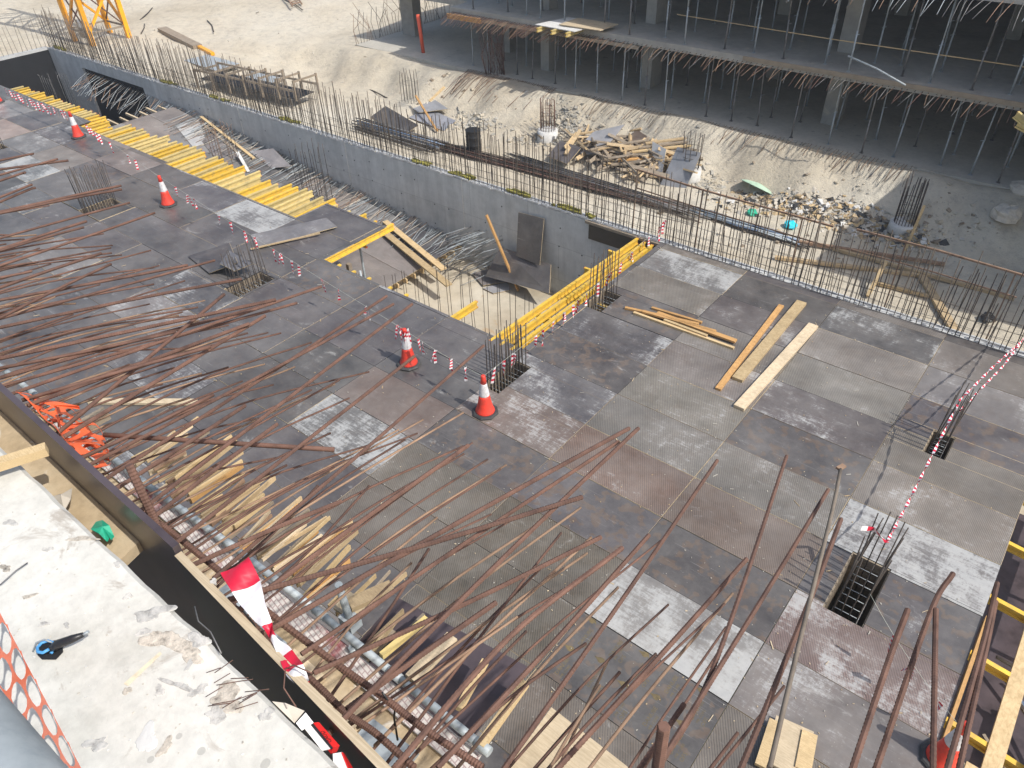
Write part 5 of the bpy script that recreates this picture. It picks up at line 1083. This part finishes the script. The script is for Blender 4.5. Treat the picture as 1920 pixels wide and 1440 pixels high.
# green scrap of plastic, cable stub, wires
def rag(name, cs, z_, mat, label, cat):
    mb = MB(); n = len(cs); c_ = V((0, 0, 0)); Q = [uz(a, b2, z_+R.uniform(0, .035)) for a, b2 in cs]
    for q in Q: c_ += q/n
    mb.v = [c_+V((0, 0, .02))]+Q
    for i in range(n): mb.quad([0, 1+i, 1+(i+1) % n], 0, False)
    mb.v += [v-V((0, 0, .003)) for v in mb.v]
    for i in range(n): mb.quad([n+1, n+2+(i+1) % n, n+2+i], 0, False)
    return tag(mb.build(name, mat, origin=c_), label, cat)
rag('plastic_scrap', [(170, 992), (185, 1000), (200, 1015), (212, 1000), (208, 1012), (214, 1005), (205, 985), (192, 975), (180, 978)], 8.4, 'green_plastic', 'crumpled green plastic scrap in the slab edge gap', 'plastic scrap')
rag('cloth_scrap', [(100, 930), (118, 925), (135, 915), (132, 935), (120, 958), (108, 950)], 8.42, 'sack', 'crumpled pale cloth scrap in the slab edge gap', 'cloth')
p = uz(92, 1222, ZS); cb = thing('cable_stub', p, 'black cable stub with blue rope sticking out of the slab', 'cable')
MB().tube([p, uz(108, 1208, ZS+.03), uz(135, 1198, ZS+.045), uz(156, 1190, ZS+.05)], [.010, .0115, .010, .006], 8).build('cable', 'black_cable', cb)
MB().tube([uz(156, 1190, ZS+.05), uz(166, 1184, ZS+.055)], .004, 6).build('core', 'galv', cb)
MB().tube([p+V((.02*math.cos(t*.8), .018*math.sin(t*.8), .012+.002*t)) for t in range(9)], .004, 6).build('rope', 'blue_cable', cb)
mb = MB(); n = 10; Q = [p+V((.034*R.uniform(.7, 1.2)*math.cos(t*.628), .03*R.uniform(.7, 1.2)*math.sin(t*.628), .003)) for t in range(10)]; mb.v = [p+V((0, 0, .008))]+Q
for i in range(10): mb.quad([0, 1+i, 1+(i+1) % 10])
mb.build('collar', 'near_black', cb)
MB().tube([uz(62, 1222, ZS+.004), uz(68, 1205, ZS+.02), uz(82, 1199, ZS+.03), uz(98, 1205, ZS+.02)], .0022, 5).build('wire_loop', 'galv', cb)
for (c_, l, m) in (([(365, 1137), (372, 1165), (395, 1185), (415, 1225)], 'pale curled wire in the gap beside the slab', 'grey_bar'), ([(555, 1325), (532, 1290), (535, 1255), (550, 1247), (585, 1262)], 'bent brown wire looping over the form board', 'rust'), ([(0, 1097), (30, 1070), (52, 1055)], 'thin straight wire lying on the slab', 'grey_bar')):
    q = [uz(a, b2, ZS+.01 if 'slab' in l[-5:] else 8.6) for a, b2 in c_]; mb = MB(); mb.tube(q, .0018, 5); tag(mb.build('wire', m, origin=q[0]), l, 'wire')
mb = MB()
for i in range(15):
    a = uz(420+R.uniform(-35, 40), 1295+R.uniform(-35, 40), ZS+.004); t = R.gauss(.75, .25); mb.tube([a, a+V((math.cos(t)*R.uniform(.02, .07), math.sin(t)*.05, R.uniform(0, .02)))], .0012, 4)
tag(mb.build('wire_clippings', 'rust'), 'small scatter of rusty wire clippings on the slab', 'wire clippings', kind='stuff')
mb = MB()
for i in range(240):
    a = uz(R.uniform(0, 560), R.uniform(900, 1440), ZS)
    if a.y > .29 or a.y < -.05: continue
    s_ = R.uniform(.001, .0035); mb.box(a+V((0, 0, s_*.2)), (s_*1.5, s_, s_*.6), Matrix.Rotation(R.uniform(0, 6), 3, 'Z'), R.choice([0, 1]))
tag(mb.build('grit', ['rubble', 'pale_cement']), 'loose grit scattered on the near slab', 'grit', kind='stuff')

# ------------------------------------------------------------------ the dusty air over the site
hm = bpy.data.materials.new('haze_air'); hm.use_nodes = True; hn = hm.node_tree; hn.nodes.clear()
ho = hn.nodes.new('ShaderNodeOutputMaterial'); hv = hn.nodes.new('ShaderNodeVolumePrincipled'); hv.inputs['Color'].default_value = (0.90, 0.94, 1.0, 1); hv.inputs['Density'].default_value = 0.0014; hv.inputs['Anisotropy'].default_value = 0.3
hn.links.new(hv.outputs[0], ho.inputs['Volume']); M['haze_air'] = hm
mb = MB(); mb.box((-20, 0, 5.5), (470, 430, 20)); tag(mb.build('haze', 'haze_air'), 'thin pale dusty haze filling the air over the site', 'haze', kind='stuff')
